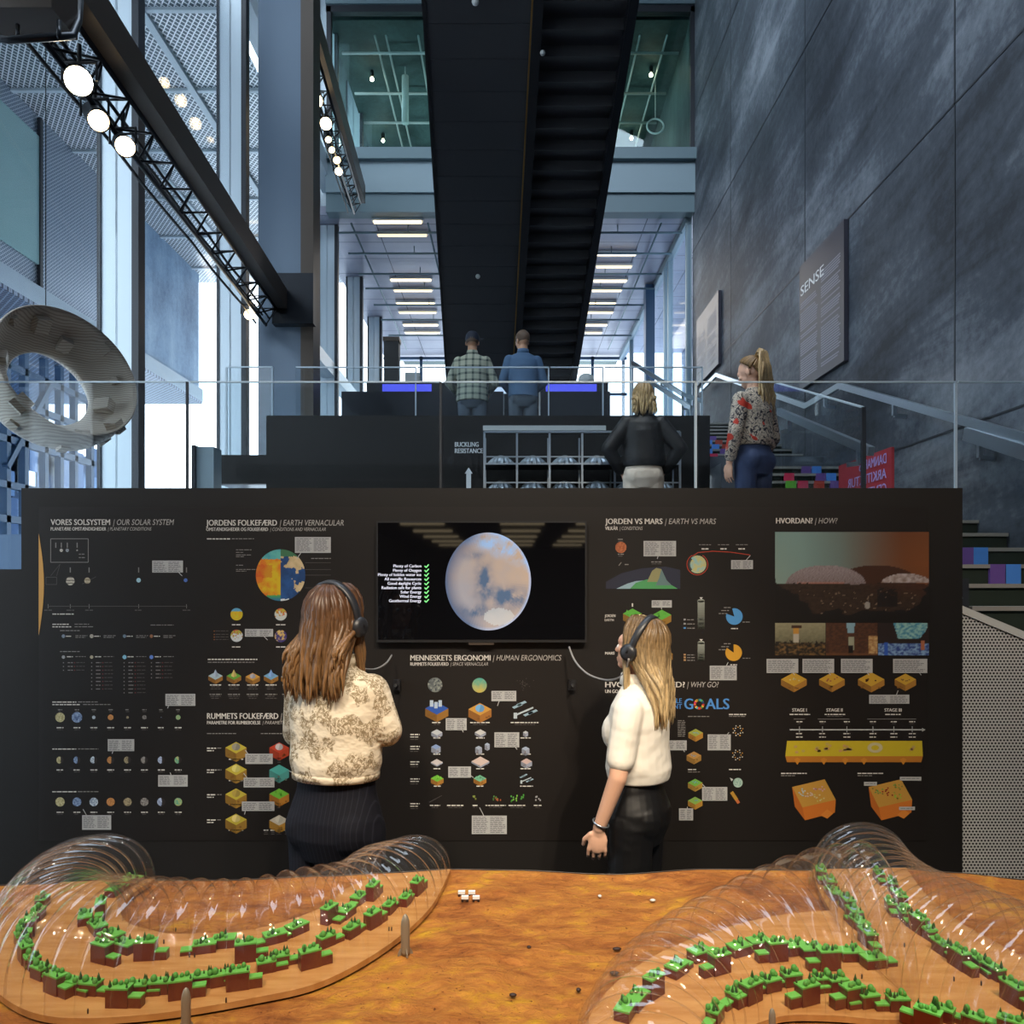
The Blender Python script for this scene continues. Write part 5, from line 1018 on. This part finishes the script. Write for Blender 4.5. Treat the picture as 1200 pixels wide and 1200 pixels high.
# tiny figures, rockets, rovers
fg = None
for (pts, lab, grp) in (([(192,1106),(222,1122),(228,1122),(206,1092),(100,1150),(110,1165),(123,1161),(103,1188),(265,1175),(330,1128),(338,1125),(345,1122),(352,1118),(360,1118),(304,1108),(456,1091),(459,1091)], 'tiny dark figure on the orange plate of the crescent dome', 'figures in the crescent dome'), ([(838,1129),(845,1128),(915,1118),(955,1129),(978,1130),(1010,1147),(1040,1133),(1118,1150),(1150,1155),(1060,1110),(888,1124)], 'tiny dark figure on the orange plate of the forked dome', 'figures in the forked dome')):
    for (x, y) in pts:
        q = T(x, y, TZ + .006)
        if fg is None:
            fg = thing('tiny_figure', lab, 'figure', q, grp); MB().cyl(q, q + Vector((0, 0, .008)), .0013, .0019, 6).build('body', M['figure_dark'], fg); MB().ell(q + Vector((0, 0, .0095)), .0016, 6, 5).build('head', M['figure_dark'], fg, True)
        else: n_ = dup(fg, q, 0, lab); n_['group'] = grp
def rocket(q, h, lab):
    o = thing('model_rocket', lab, 'rocket', q); r_ = h * .11; MB().lathe([(.0005, 0), (r_ * .95, 0), (r_, h * .1), (r_, h * .72), (r_ * .85, h * .84), (r_ * .5, h * .95), (.0005, h)], q, 18).build('hull', M['rocket'], o, True)
    for k in range(4): a = k * math.pi / 2 + .5; e = Vector((math.cos(a), math.sin(a), 0)); MB().prism([q + e * r_ * .8, q + e * r_ * 1.7, q + e * r_ * 1.6 + Vector((0, 0, h * .07)), q + e * r_ * .8 + Vector((0, 0, h * .22))], e.cross(Vector((0, 0, 1))) * .003).build('fin', M['rocket'], o)
    a = Vector((.9, -.3, 0)).normalized()
rocket(T(475, 1119, TZ), .10, 'grey model rocket standing on open ground beside the crescent dome'); rocket(T(218, 1206, TZ + .0), .085, 'grey model rocket at the table front before the crescent dome'); rocket(T(905, 1218, TZ - .0), .062, 'grey model rocket on the island mound inside the forked dome')
for k, (x, y, l) in enumerate(((541, 1050, 'closest to the crescent dome, rear'), (545, 1056, 'closest to the crescent dome, front'), (553, 1050, 'farther from the crescent dome, rear'), (558, 1056, 'farther from the crescent dome, front'))):
    q = T(x, y, TZ - .004); o = thing('model_rover', 'tiny rover on the open orange ground, ' + l, 'rover', q, 'tiny rovers'); MB().box(q + Vector((0, 0, .011)), (.02, .011, .008)).build('body', M['white'], o)
    for sx in (-.007, .007):
        for sy in (-.006, .006): MB().cyl(q + Vector((sx, sy - .0015, .0035)), q + Vector((sx, sy + .0015, .0035)), .0038, n=8).build('wheel', M['figure_dark'], o)
for k, (x, y) in enumerate(((703, 1050), (765, 1055), (723, 1112), (620, 1110), (556, 1122), (720, 1140), (678, 1160), (601, 1166))):
    q = T(x, y, TZ - .004); o = MB().ell(q, (.006 + .003 * (k % 3), .006, .004), 7, 5).build('pebble', M['figure_dark'] if k > 1 else M['off_white'], None, True); tag(o, '%s pebble from the screen side edge on the open orange ground' % ORD[k], 'pebble', 'pebbles on the landscape'); OFF[o.name] = Vector()
#PEOPLE
# ------------------------------------------------------------------ people
def blob(name, mb, voxel, m, parent, it=5, fac=.5):
    me = bpy.data.meshes.new('tmp'); me.from_pydata([tuple(v) for v in mb.v], [], mb.f); me.update(); o = bpy.data.objects.new('tmp', me); C.objects.link(o)
    r_ = o.modifiers.new('r', 'REMESH'); r_.mode = 'VOXEL'; r_.voxel_size = voxel; r_.use_smooth_shade = True
    s_ = o.modifiers.new('s', 'SMOOTH'); s_.factor = fac; s_.iterations = it
    dg = bpy.context.evaluated_depsgraph_get(); m2 = bpy.data.meshes.new_from_object(o.evaluated_get(dg)); bpy.data.objects.remove(o); bpy.data.meshes.remove(me)
    m2.name = name; m2.materials.clear(); m2.materials.append(m); m2.polygons.foreach_set('use_smooth', [True] * len(m2.polygons))
    q = bpy.data.objects.new(name, m2); C.objects.link(q); q.parent = parent; OFF[q.name] = Vector(); return q
def limb(mb, pts, rs, n=16):
    for (a, b_), (r0, r1) in zip(zip(pts, pts[1:]), zip(rs, rs[1:])):
        a, b_ = Vector(a), Vector(b_); mb.cyl(a, b_, r0, r1, n); mb.ell(a, r0, n, 10); mb.ell(b_, r1, n, 10)
def hand(mb, wr, dr, nrm, side, curl=.5):
    wr = Vector(wr); dr = Vector(dr).normalized(); nrm = Vector(nrm); nrm = (nrm - dr * nrm.dot(dr)).normalized(); wd = -dr.cross(nrm).normalized() * side
    q = Matrix((wd, nrm, dr)).transposed()
    mb.ell(wr + dr * .048, (.040, .0155, .052), 14, 9, q); mb.ell(wr + dr * .01, (.027, .018, .03), 12, 8, q)
    for k, (off, ln) in enumerate(((-.034, .066), (-.0115, .075), (.0115, .071), (.034, .056))):
        p_ = wr + dr * (.085 - .003 * abs(k - 1)) + wd * off; d_ = dr.copy(); r_ = .0082 if k < 3 else .0074
        mb.cyl(wr + dr * .05 + wd * off * .8, p_, r_ * 1.05, r_, 10)
        for s_, a in ((.45, .35), (.32, .75), (.23, .6)):
            d_ = (Matrix.Rotation(a * curl * 1.6, 3, wd * side) @ d_) if False else (d_ * math.cos(a * curl * 1.6) + nrm * math.sin(a * curl * 1.6) * 1.0).normalized() if s_ == .45 else (d_ + nrm * math.tan(min(1.0, a * curl * 1.2))).normalized()
            e = p_ + d_ * ln * s_; mb.ell(p_, r_, 10, 7); mb.cyl(p_, e, r_, r_ * .92, 10); p_ = e; r_ *= .93
        mb.ell(p_, r_, 10, 7)
    b_ = wr + dr * .022 - wd * .03; d1 = (dr * .75 - wd * .6 + nrm * .35).normalized(); e = b_ + d1 * .04; d2 = (dr * .9 - wd * .1 + nrm * .5).normalized(); f_ = e + d2 * .032
    mb.cyl(b_, e, .0125, .0105, 10); mb.ell(b_, .0125, 10, 7); mb.ell(e, .0105, 10, 7); mb.cyl(e, f_, .0105, .0085, 10); mb.ell(f_, .0085, 10, 7)
HP = Vector((0, 0, 1.50))
def person(label, loc, H, heading, sh=.165, male=False, armL=None, armR=None, hyaw=0, hpitch=0, skin='skin', top=None, legs=None, hair=None, hands=(1, 1), vox=.006):
    root = thing('person', label, 'person', loc); OFF[root.name] = Vector(); root.rotation_euler = (0, 0, heading); s = H / 1.70; root.scale = (s, s, s)
    HM = Matrix.Translation(HP) @ Matrix.Rotation(hyaw, 4, 'Z') @ Matrix.Rotation(hpitch, 4, 'X') @ Matrix.Translation(-HP)
    b = MB(); k = 1.12 if male else 1.0
    b.loft([(0, -.01, .83, .12, .085), (0, -.01, .87, .155, .105), (0, -.008, .92, .160, .108), (0, 0, 1.0, .138 * k, .092), (0, .0, 1.08, .122 * k, .082), (0, .008, 1.18, .138 * k, .09), (0, .008, 1.27, .150 * k, .095), (0, -.002, 1.35, .158 * k, .075), (0, -.006, 1.405, .105 * k, .055), (0, -.004, 1.44, .055, .05)])
    for sx in (-1, 1):
        limb(b, [(sx * .085, 0, .86), (sx * .09, .005, .47), (sx * .09, -.012, .09)], [.083, .052, .036]); limb(b, [(sx * .09, -.03, .05), (sx * .095, .11, .035)], [.036, .03])
        b.ell((sx * .072, -.05, .88), (.078, .07, .085))
        if not male: b.ell((sx * .06, .062, 1.245), (.065, .045, .06))
    b.cyl((0, -.01, 1.39), (0, .008, 1.53), .054 * k, .050 * k, 16)
    hd = MB(); hd.ell((0, -.012, 1.605), (.074, .094, .098), 20, 14); hd.ell((0, .028, 1.545), (.056, .062, .066), 18, 12); hd.ell((0, .062, 1.498), (.026, .024, .018), 12, 8); hd.ell((0, .072, 1.60), (.05, .022, .03), 12, 8)
    hd.cyl((0, .088, 1.588), (0, .101, 1.553), .007, .0105, 10); hd.ell((0, .099, 1.552), (.012, .011, .009), 10, 7); hd.ell((0, .084, 1.522), (.022, .011, .006), 10, 7); hd.ell((0, .082, 1.512), (.019, .011, .006), 10, 7)
    for sx in (-1, 1): hd.ell((sx * .076, -.005, 1.572), (.010, .019, .031), 10, 8, Matrix.Rotation(sx * .35, 3, 'Z')); hd.ell((sx * .034, .068, 1.565), (.02, .016, .018), 10, 7)
    hd.xform(HM); b.v, b.f, b.c = b.v + hd.v, b.f + [[i + len(b.v) for i in f_] for f_ in hd.f], b.c + hd.c
    for sd, a in ((-1, armL), (1, armR)):
        limb(b, [Vector(a[0]) + Vector((-sd * .024, 0, -.018))] + list(a[1:3]), [.045 * k, .037 * k, .0255 * k]); w_, e_ = Vector(a[2]), Vector(a[1]); dr = Vector(a[3]) if len(a) > 3 else (w_ - e_); hand(b, w_ + dr.normalized() * .008, dr, a[4] if len(a) > 4 else (-sd, .3, 0), sd, a[5] if len(a) > 5 else .5)
    blob('body', b, vox, M[skin], root, 4)
    ey = MB(); ir = MB()
    for sx in (-1, 1): ey.ell(HM @ Vector((sx * .032, .0775, 1.573)), .0112, 10, 8); ir.ell(HM @ Vector((sx * .032, .0868, 1.573)), (.0052, .004, .0052), 8, 6)
    e_ = ey.build('eyes', M['eye'], root, True); ir.build('iris', M['iris'], e_, True)
    # top
    t_ = MB(); z0 = top['hem']; lo = top.get('loose', .018); wst = top.get('waist', .135); sw = 1.09 if male else 1.0
    prof = [(z0, wst + lo * top.get('flare', 1.0), .10 + lo), (z0 + .05, wst + .008 + lo * 1.3, .104 + lo * 1.2), (1.18, .142 * sw + lo * 1.1, .098 + lo), (1.27, .150 * sw + lo, .10 + lo), (1.345, .160 * sw + lo * .8, .080 + lo), (1.40, .118 * sw + lo * .7, .062 + lo * .6), (1.432, .066 + lo * .3, .056 + lo * .3), (1.455, .058 + lo * .2, .055)]
    if z0 < .95: prof[0] = (z0, wst + lo + .012, .135 + lo); prof.insert(1, (.95, wst + lo + .006, .128 + lo)); prof[2] = (1.03, wst + lo, .112 + lo)
    prof = [q for q in prof if q[0] >= z0]; t_.loft([(0, top.get('yo', 0) - .004, z, rx, ry) for z, rx, ry in prof], 28)
    if not male: [t_.ell((sx * .055, .062, 1.235), (.082 + lo * .4, .055 + lo * .5, .085)) for sx in (-1, 1)]
    for sd, a in ((-1, armL), (1, armR)):
        p0, p1, p2 = Vector(a[0]) + Vector((-sd * .020, 0, -.014)), Vector(a[1]), Vector(a[2]); fr = top.get('sleeve', 2.0); ls = top.get('arm', lo)
        if fr <= 1: limb(t_, [p0, p0.lerp(p1, fr)], [.057 * k + ls, .048 * k + ls * 1.2])
        else: limb(t_, [p0, p1, p1.lerp(p2, fr - 1)], [.056 * k + ls, .046 * k + ls, .034 * k + ls])
    blob('top_garment', t_, vox * 1.1, M[top['mat']], root, 9)
    if top.get('collar'):
        c_ = MB(); c_.lathe([(.064, 1.425), (.060, 1.475), (.066, 1.476), (.074, 1.43)], (0, -.002, 0), 24, closed=True); c_.build('collar', M[top['collar']], root, True)
    if top.get('hem_band'): MB().lathe([(1, 0), (1, .028), (1.03, .028), (1.03, 0)], (0, 0, 0), 28, closed=True).xform(Matrix.Translation((0, -.004, z0 - .004)) @ Matrix.Diagonal((wst + lo, .10 + lo, 1, 1))).build('waistband', M[top['hem_band']], root, True)
    # trousers
    l_ = MB(); wd = legs.get('wide', .02); zt = legs.get('top', 1.05)
    l_.loft([(0, -.01, .775, .12, .095), (0, -.012, .86, .168 + wd * .5, .118 + wd * .4), (0, -.01, .92, .166 + wd * .4, .118 + wd * .4), (0, -.002, 1.0, .142 * k + wd * .3, .10 + wd * .3), (0, 0, zt, .130 * k + .008, .09 + .008)], 28)
    for sx in (-1, 1):
        limb(l_, [(sx * .087, 0, .87), (sx * .092, .005, .47), (sx * .094, -.012, .07)], [.088 + wd * .4, .058 + wd, .048 + wd * 1.5]); l_.ell((sx * .074, -.055, .885), (.086, .074, .09))
    blob('trousers', l_, vox * 1.1, M[legs['mat']], root, 5)
    sh_ = MB()
    for sx in (-1, 1): m_ = MB(); limb(m_, [(sx * .094, -.035, .045), (sx * .098, .12, .036)], [.045, .038]); blob('shoe', m_, .008, M['shoe'], root, 3)
    return root, HM
def strands(root, HM, n, spec, c_root, c_tip, rr=.011, seed=1, zend=1.2, back=.115, spread=1.0, fringe=120, name='hair', cut=None):
    r_ = random.Random(seed); m_ = MB(); a0, a1 = srgb(c_root), srgb(c_tip); Hc = Vector((0, -.012, 1.605)); rx, ry, rz = .084, .104, .107
    m_.cur = a0
    cap_ = MB(); cap_.ell(Hc, (rx - .003, ry - .003, rz - .004), 24, 16)
    keep = [i for i, f_ in enumerate(cap_.f) if not (sum(cap_.v[j].y for j in f_) / len(f_) > .035 and sum(cap_.v[j].z for j in f_) / len(f_) < 1.655) and sum(cap_.v[j].z for j in f_) / len(f_) > 1.535]
    m_.add([HM @ v for v in cap_.v], [cap_.f[i] for i in keep], a0)
    for i in range(n):
        phi = R(r_.uniform(-fringe, fringe)); pts = []; cols = []
        part = (r_.uniform(-.02, .045)); rj = r_.uniform(.97, 1.05); zj = zend + r_.uniform(-.05, .09) + abs(phi) / math.pi * .04
        for th in (6, 22, 40, 58, 76, 92):
            t_ = R(th); d_ = Vector((rx * rj * math.sin(t_) * math.sin(phi), -ry * rj * math.sin(t_) * math.cos(phi) + part * math.cos(t_), rz * rj * math.cos(t_)))
            pts.append(HM @ (Hc + d_))
        e = pts[-1]; ns = 9; tx = e.x * spread * r_.uniform(.8, 1.15); ty = min(e.y, -back * r_.uniform(.85, 1.08)) if abs(phi) < R(112) else e.y * .9
        wv = r_.uniform(0, 6)
        for k in range(1, ns + 1):
            u_ = k / ns; q = u_ * u_ * (3 - 2 * u_); z = e.z + (zj - e.z) * u_; y = e.y + (ty - e.y) * min(1, q * 1.15) ; x = e.x + (tx - e.x) * q
            pts.append(Vector((x + .004 * math.sin(wv + u_ * 7), y + .004 * math.cos(wv + u_ * 6), z)))
        N = len(pts); rad = [rr * (.55 if j == 0 else (1 if j < N - 4 else (N - 1 - j) / 4 * .9 + .12)) for j in range(N)]
        b0 = len(m_.f); sh_ = r_.uniform(.72, 1.2); m_.tube(pts, rad, 6, a0)
        for q in range(b0, len(m_.f)):
            u_ = min(1, (q - b0) / ((N - 1) * 6)); c_ = lerp(a0, a1, (u_ - .2) * 1.25); m_.c[q] = tuple(x * sh_ for x in c_[:3]) + (1,)
    return m_.build(name, M['hair'], root, True)
def headphones(root, HM, label, cable, tilt=0):
    Mx = Matrix.Translation(root.location) @ Matrix.Rotation(root.rotation_euler.z, 4, 'Z') @ Matrix.Diagonal((*root.scale, 1)) @ HM @ (Matrix.Translation((0, 0, 1.575)) @ Matrix.Rotation(tilt, 4, 'X') @ Matrix.Translation((0, 0, -1.575)))
    o = thing('headphones', label, 'headphones', Mx @ Vector((0, 0, 1.575)))
    arc = [Vector((.101 * math.sin(a), -.004, 1.60 + .126 * math.cos(a))) for a in [R(-92 + 184 * k / 24) for k in range(25)]]
    m_ = MB(); vs = []
    for p_ in arc:
        n_ = Vector((p_.x / .101 ** 2, 0, (p_.z - 1.60) / .126 ** 2)).normalized()
        for dy, dn in ((-.016, 0), (-.012, .008), (.012, .008), (.016, 0), (.012, -.005), (-.012, -.005)): vs.append(p_ + n_ * dn + Vector((0, dy, 0)))
    m_.add(vs, [(i * 6 + k, i * 6 + (k + 1) % 6, (i + 1) * 6 + (k + 1) % 6, (i + 1) * 6 + k) for i in range(24) for k in range(6)]); m_.xform(Mx).build('headband', M['headphone'], o, True)
    for sx in (-1, 1):
        MB().lathe([(.001, .022), (.022, .022), (.034, .014), (.037, 0), (.034, -.006), (.001, -.006)], (sx * .098, .0, 1.570), 24, Matrix.Rotation(sx * math.pi / 2, 3, 'Y')).xform(Mx).build('ear_cup', M['headphone'], o, True)
        MB().lathe([(.020, -.006), (.034, -.006), (.038, -.014), (.034, -.022), (.020, -.022)], (sx * .098, .0, 1.570), 24, Matrix.Rotation(sx * math.pi / 2, 3, 'Y')).xform(Mx).build('ear_pad', M['pad'], o, True)
        MB().tube([(sx * .1, -.004, 1.605), (sx * .112, .0, 1.59), (sx * .117, 0, 1.57)], .007, 8).xform(Mx).build('yoke', M['pad'], o, True)
    MB().tube(smooth([Vector(q) for q in cable], 40), .0042, 8).build('cable', M['cable'], o, True); return o
# woman in the printed jacket
wa, HA = person('woman with long brown hair in cream printed jacket, arms folded, watching the wall screen', (-.615, 2.72, 0), 1.735, R(-20), .16,
    armL=[(-.155, 0, 1.36), (-.20, .06, 1.18), (-.13, .215, 1.20), (1, .3, .1), (0, -1, 0), .3], armR=[(.155, 0, 1.36), (.178, .03, 1.215), (.04, .215, 1.20), (-1, .3, .1), (0, -1, 0), .3], hyaw=R(-6), hpitch=R(4),
    top=dict(mat='toile', hem=1.055, loose=.022, sleeve=1.9, waist=.132, collar='toile', hem_band='toile', arm=.010), legs=dict(mat='pinstripe', wide=.018, top=1.07), vox=.0055)
strands(wa, HA, 330, None, '#4c3220', '#80603e', .0105, 3, 1.36, .135, 1.12, 128)
headphones(wa, HA, 'grey over-ear headphones worn by the woman in the cream printed jacket', [P(459, 768, 3.47), P(453, 777, 3.35), P(441, 784, 3.2), P(428, 784, 3.0), P(416, 778, 2.85), P(412, 760, 2.76)], R(8))
wb, HB = person('woman in white polo shirt and black trousers looking up at the wall screen', (.503, 3.06, 0), 1.61, R(64), .165,
    armL=[(-.165, -.01, 1.35), (-.205, .015, 1.08), (-.20, .095, .868), (0, .10, -1), (.8, .25, .1), .7], armR=[(.165, -.01, 1.35), (.205, .02, 1.08), (.20, .12, .87), (0, .15, -1), (-1, .2, 0), .5], hyaw=R(-8), hpitch=R(10), skin='skin_pale',
    top=dict(mat='polo', hem=1.035, loose=.026, sleeve=.72, waist=.128, collar='polo', arm=.008, yo=-.005), legs=dict(mat='trouser_black', wide=.022, top=1.09), vox=.0042)
strands(wb, HB, 320, None, '#6e5638', '#cdb488', .0105, 5, 1.29, .128, 1.1, 118)
headphones(wb, HB, 'dark over-ear headphones worn by the woman in white polo shirt', [P(667, 758, 3.47), P(674, 775, 3.42), P(689, 790, 3.32), P(710, 797, 3.2), P(726, 794, 3.08), P(734, 784, 3.0), P(737, 772, 2.955)], R(12))
q = Vector((-.20, .088, .888)); MB().tube([q + Vector((.033 * math.cos(a), .031 * math.sin(a), .012 * math.sin(a))) for a in [k * math.pi / 10 for k in range(21)]], .0035, 8).build('bracelet', M['steel'], wb, True)
# visitors on the landing
wc, HC = person('woman with blonde ponytail in floral blouse and blue jeans on the landing', (1.85, 5.84, 1.82), 1.66, R(32), .165,
    armL=[(-.165, 0, 1.36), (-.225, -.02, 1.09), (-.215, .05, .87), (0, .12, -1), (1, 0, 0), .45], armR=[(.165, 0, 1.36), (.225, .0, 1.09), (.17, .10, .90), (-.1, .3, -1), (-1, 0, 0), .5], hyaw=R(22), hpitch=R(-20), skin='skin_pale',
    top=dict(mat='floral', hem=1.0, loose=.022, sleeve=1.8, waist=.138, collar=None, arm=.012), legs=dict(mat='jeans', wide=.008, top=1.06), vox=.006)
r_ = random.Random(9); m_ = MB(); Hc = Vector((0, -.012, 1.605)); td = Vector((0, -.80, .60)).normalized()
for k in range(170):
    a = R(r_.uniform(0, 360)); st = Vector((math.sin(a) * .98, .62 * max(0, math.cos(a)) - .15 + (.1 if math.cos(a) < 0 else 0) * 0 - (.35 if math.cos(a) < -.2 else 0), math.cos(a) * (.82 if math.cos(a) > 0 else .55))).normalized(); pts = []
    for j in range(8):
        d_ = st.lerp(td, j / 7).normalized(); sc = 1.03 + .02 * math.sin(k) * (j / 7); pts.append(HC @ (Hc + Vector((d_.x * .079 * sc, d_.y * .1 * sc, d_.z * .102 * sc))))
    sh_ = r_.uniform(.75, 1.2); m_.tube(pts, [.009] * 7 + [.007], 6, tuple(x * sh_ for x in srgb('#80643e')[:3]) + (1,))
m_.build('hair', M['hair'], wc, True)
r_ = random.Random(4); m_ = MB(); tb = HC @ Vector((0, -.10, 1.665))
for k in range(110):
    a = r_.uniform(0, 6.28); j = r_.uniform(0, .042); dx, dz = math.cos(a) * j, math.sin(a) * j; e = r_.uniform(-.085, .07); zl = 1.24 + r_.uniform(-.06, .08)
    b0 = len(m_.f); N = 7; m_.tube([tb + Vector((dx * .4, .03, dz * .4)), tb + Vector((dx * .8, -.02, .025 + dz)), tb + Vector((dx, -.05, .01 + dz)), tb + Vector((dx + e * .3, -.065 + dz * .4, -.08)), tb + Vector((dx + .02 + e * .6, -.06, -.2)), Vector((tb.x + .035 + e, tb.y - .045 + dz, (tb.z - .2 + zl) / 2)), Vector((tb.x + .05 + e * 1.2, tb.y - .03 + dx, zl))], [.006, .010, .011, .011, .010, .008, .002], 6, srgb('#8c7048'))
    sh_ = r_.uniform(.75, 1.2)
    for q in range(b0, len(m_.f)): u_ = min(1, (q - b0) / 36); m_.c[q] = tuple(x * sh_ for x in lerp(srgb('#8a6e46'), srgb('#d0b488'), u_)[:3]) + (1,)
m_.build('ponytail', M['hair'], wc, True)
wd_, HD = person('woman in black jacket and cream trousers with hands at her hips', (1.17, 6.75, 1.82), 1.69, R(-4), .165,
    armL=[(-.165, -.01, 1.36), (-.31, -.06, 1.12), (-.185, .05, .93), (.3, .5, -.7), (1, 0, 0), .4], armR=[(.165, -.01, 1.36), (.31, -.06, 1.12), (.185, .05, .93), (-.3, .5, -.7), (-1, 0, 0), .4], hyaw=R(4), hpitch=R(-10), skin='skin_pale',
    top=dict(mat='jacket_black', hem=.965, loose=.035, sleeve=1.85, waist=.14, collar='jacket_black', arm=.020), legs=dict(mat='cream_trouser', wide=.02, top=1.05), vox=.006)
strands(wd_, HD, 200, None, '#94784c', '#c4a878', .011, 12, 1.44, .10, 1.1, 140)
me_, HE = person('man in navy cap and checked shirt leaning over the terrace display bench', (-.46, 9.3, 3.1), 1.70, R(-3), .19, True,
    armL=[(-.185, 0, 1.36), (-.285, .03, 1.10), (-.20, .22, 1.02), (.3, 1, -.2), (0, 0, -1), .3], armR=[(.185, 0, 1.36), (.27, .04, 1.09), (.17, .23, 1.02), (-.3, 1, -.2), (0, 0, -1), .3], hpitch=R(-12),
    top=dict(mat='plaid', hem=.86, loose=.03, sleeve=1.9, waist=.155, collar='plaid', arm=.004), legs=dict(mat='grey_trouser', wide=.015, top=1.03), vox=.007)
cp = MB(); cp.lathe([(.088, 1.585), (.092, 1.62), (.086, 1.665), (.062, 1.70), (.02, 1.718), (.001, 1.72)], (0, -.012, 0), 24); cp.v = [Vector((v.x * .93, v.y * 1.12, v.z)) for v in cp.v]; cp.prism([(.06, .09, 1.60), (.04, .17, 1.59), (-.04, .17, 1.59), (-.06, .09, 1.60)], (0, 0, .012)); cp.xform(HE).build('cap', M['navy'], me_, True)
mf, HF = person('man with short brown hair in blue sweater facing the terrace display bench', (.155, 9.3, 3.1), 1.72, R(6), .19, True,
    armL=[(-.185, 0, 1.36), (-.245, .0, 1.09), (-.13, .18, .99), (.5, 1, 0), (0, 0, -1), .3], armR=[(.185, 0, 1.36), (.25, .0, 1.09), (.13, .19, .99), (-.5, 1, 0), (0, 0, -1), .3], hyaw=R(28), hpitch=R(-12),
    top=dict(mat='blue_shirt', hem=.90, loose=.022, sleeve=1.9, waist=.15, collar='blue_shirt', arm=.002), legs=dict(mat='grey_trouser', wide=.012, top=1.03), vox=.007)
hc = MB(); hc.ell((0, -.016, 1.612), (.081, .100, .100), 22, 16); kp = [f_ for f_ in hc.f if not (sum(hc.v[j].y for j in f_) / len(f_) > .03 and sum(hc.v[j].z for j in f_) / len(f_) < 1.67) and sum(hc.v[j].z for j in f_) / len(f_) > 1.55]; h2 = MB(); h2.add([HF @ (v + Vector((0, 0, .004 * math.sin(v.x * 160) * math.sin(v.y * 130)))) for v in hc.v], kp); h2.build('hair', M['hair_short'], mf, True)
hc = MB(); hc.ell((0, -.016, 1.60), (.079, .098, .09), 22, 16); kp = [f_ for f_ in hc.f if sum(hc.v[j].y for j in f_) / len(f_) < .0 and 1.545 < sum(hc.v[j].z for j in f_) / len(f_) < 1.62]; h2 = MB(); h2.add([HE @ v for v in hc.v], kp); h2.build('hair', M['hair_short'], me_, True)
# prototypes of houses that found no place
for k, (pr, h) in enumerate(protos):
    if k not in used:
        for ch in list(pr.children): bpy.data.objects.remove(ch)
        bpy.data.objects.remove(pr)
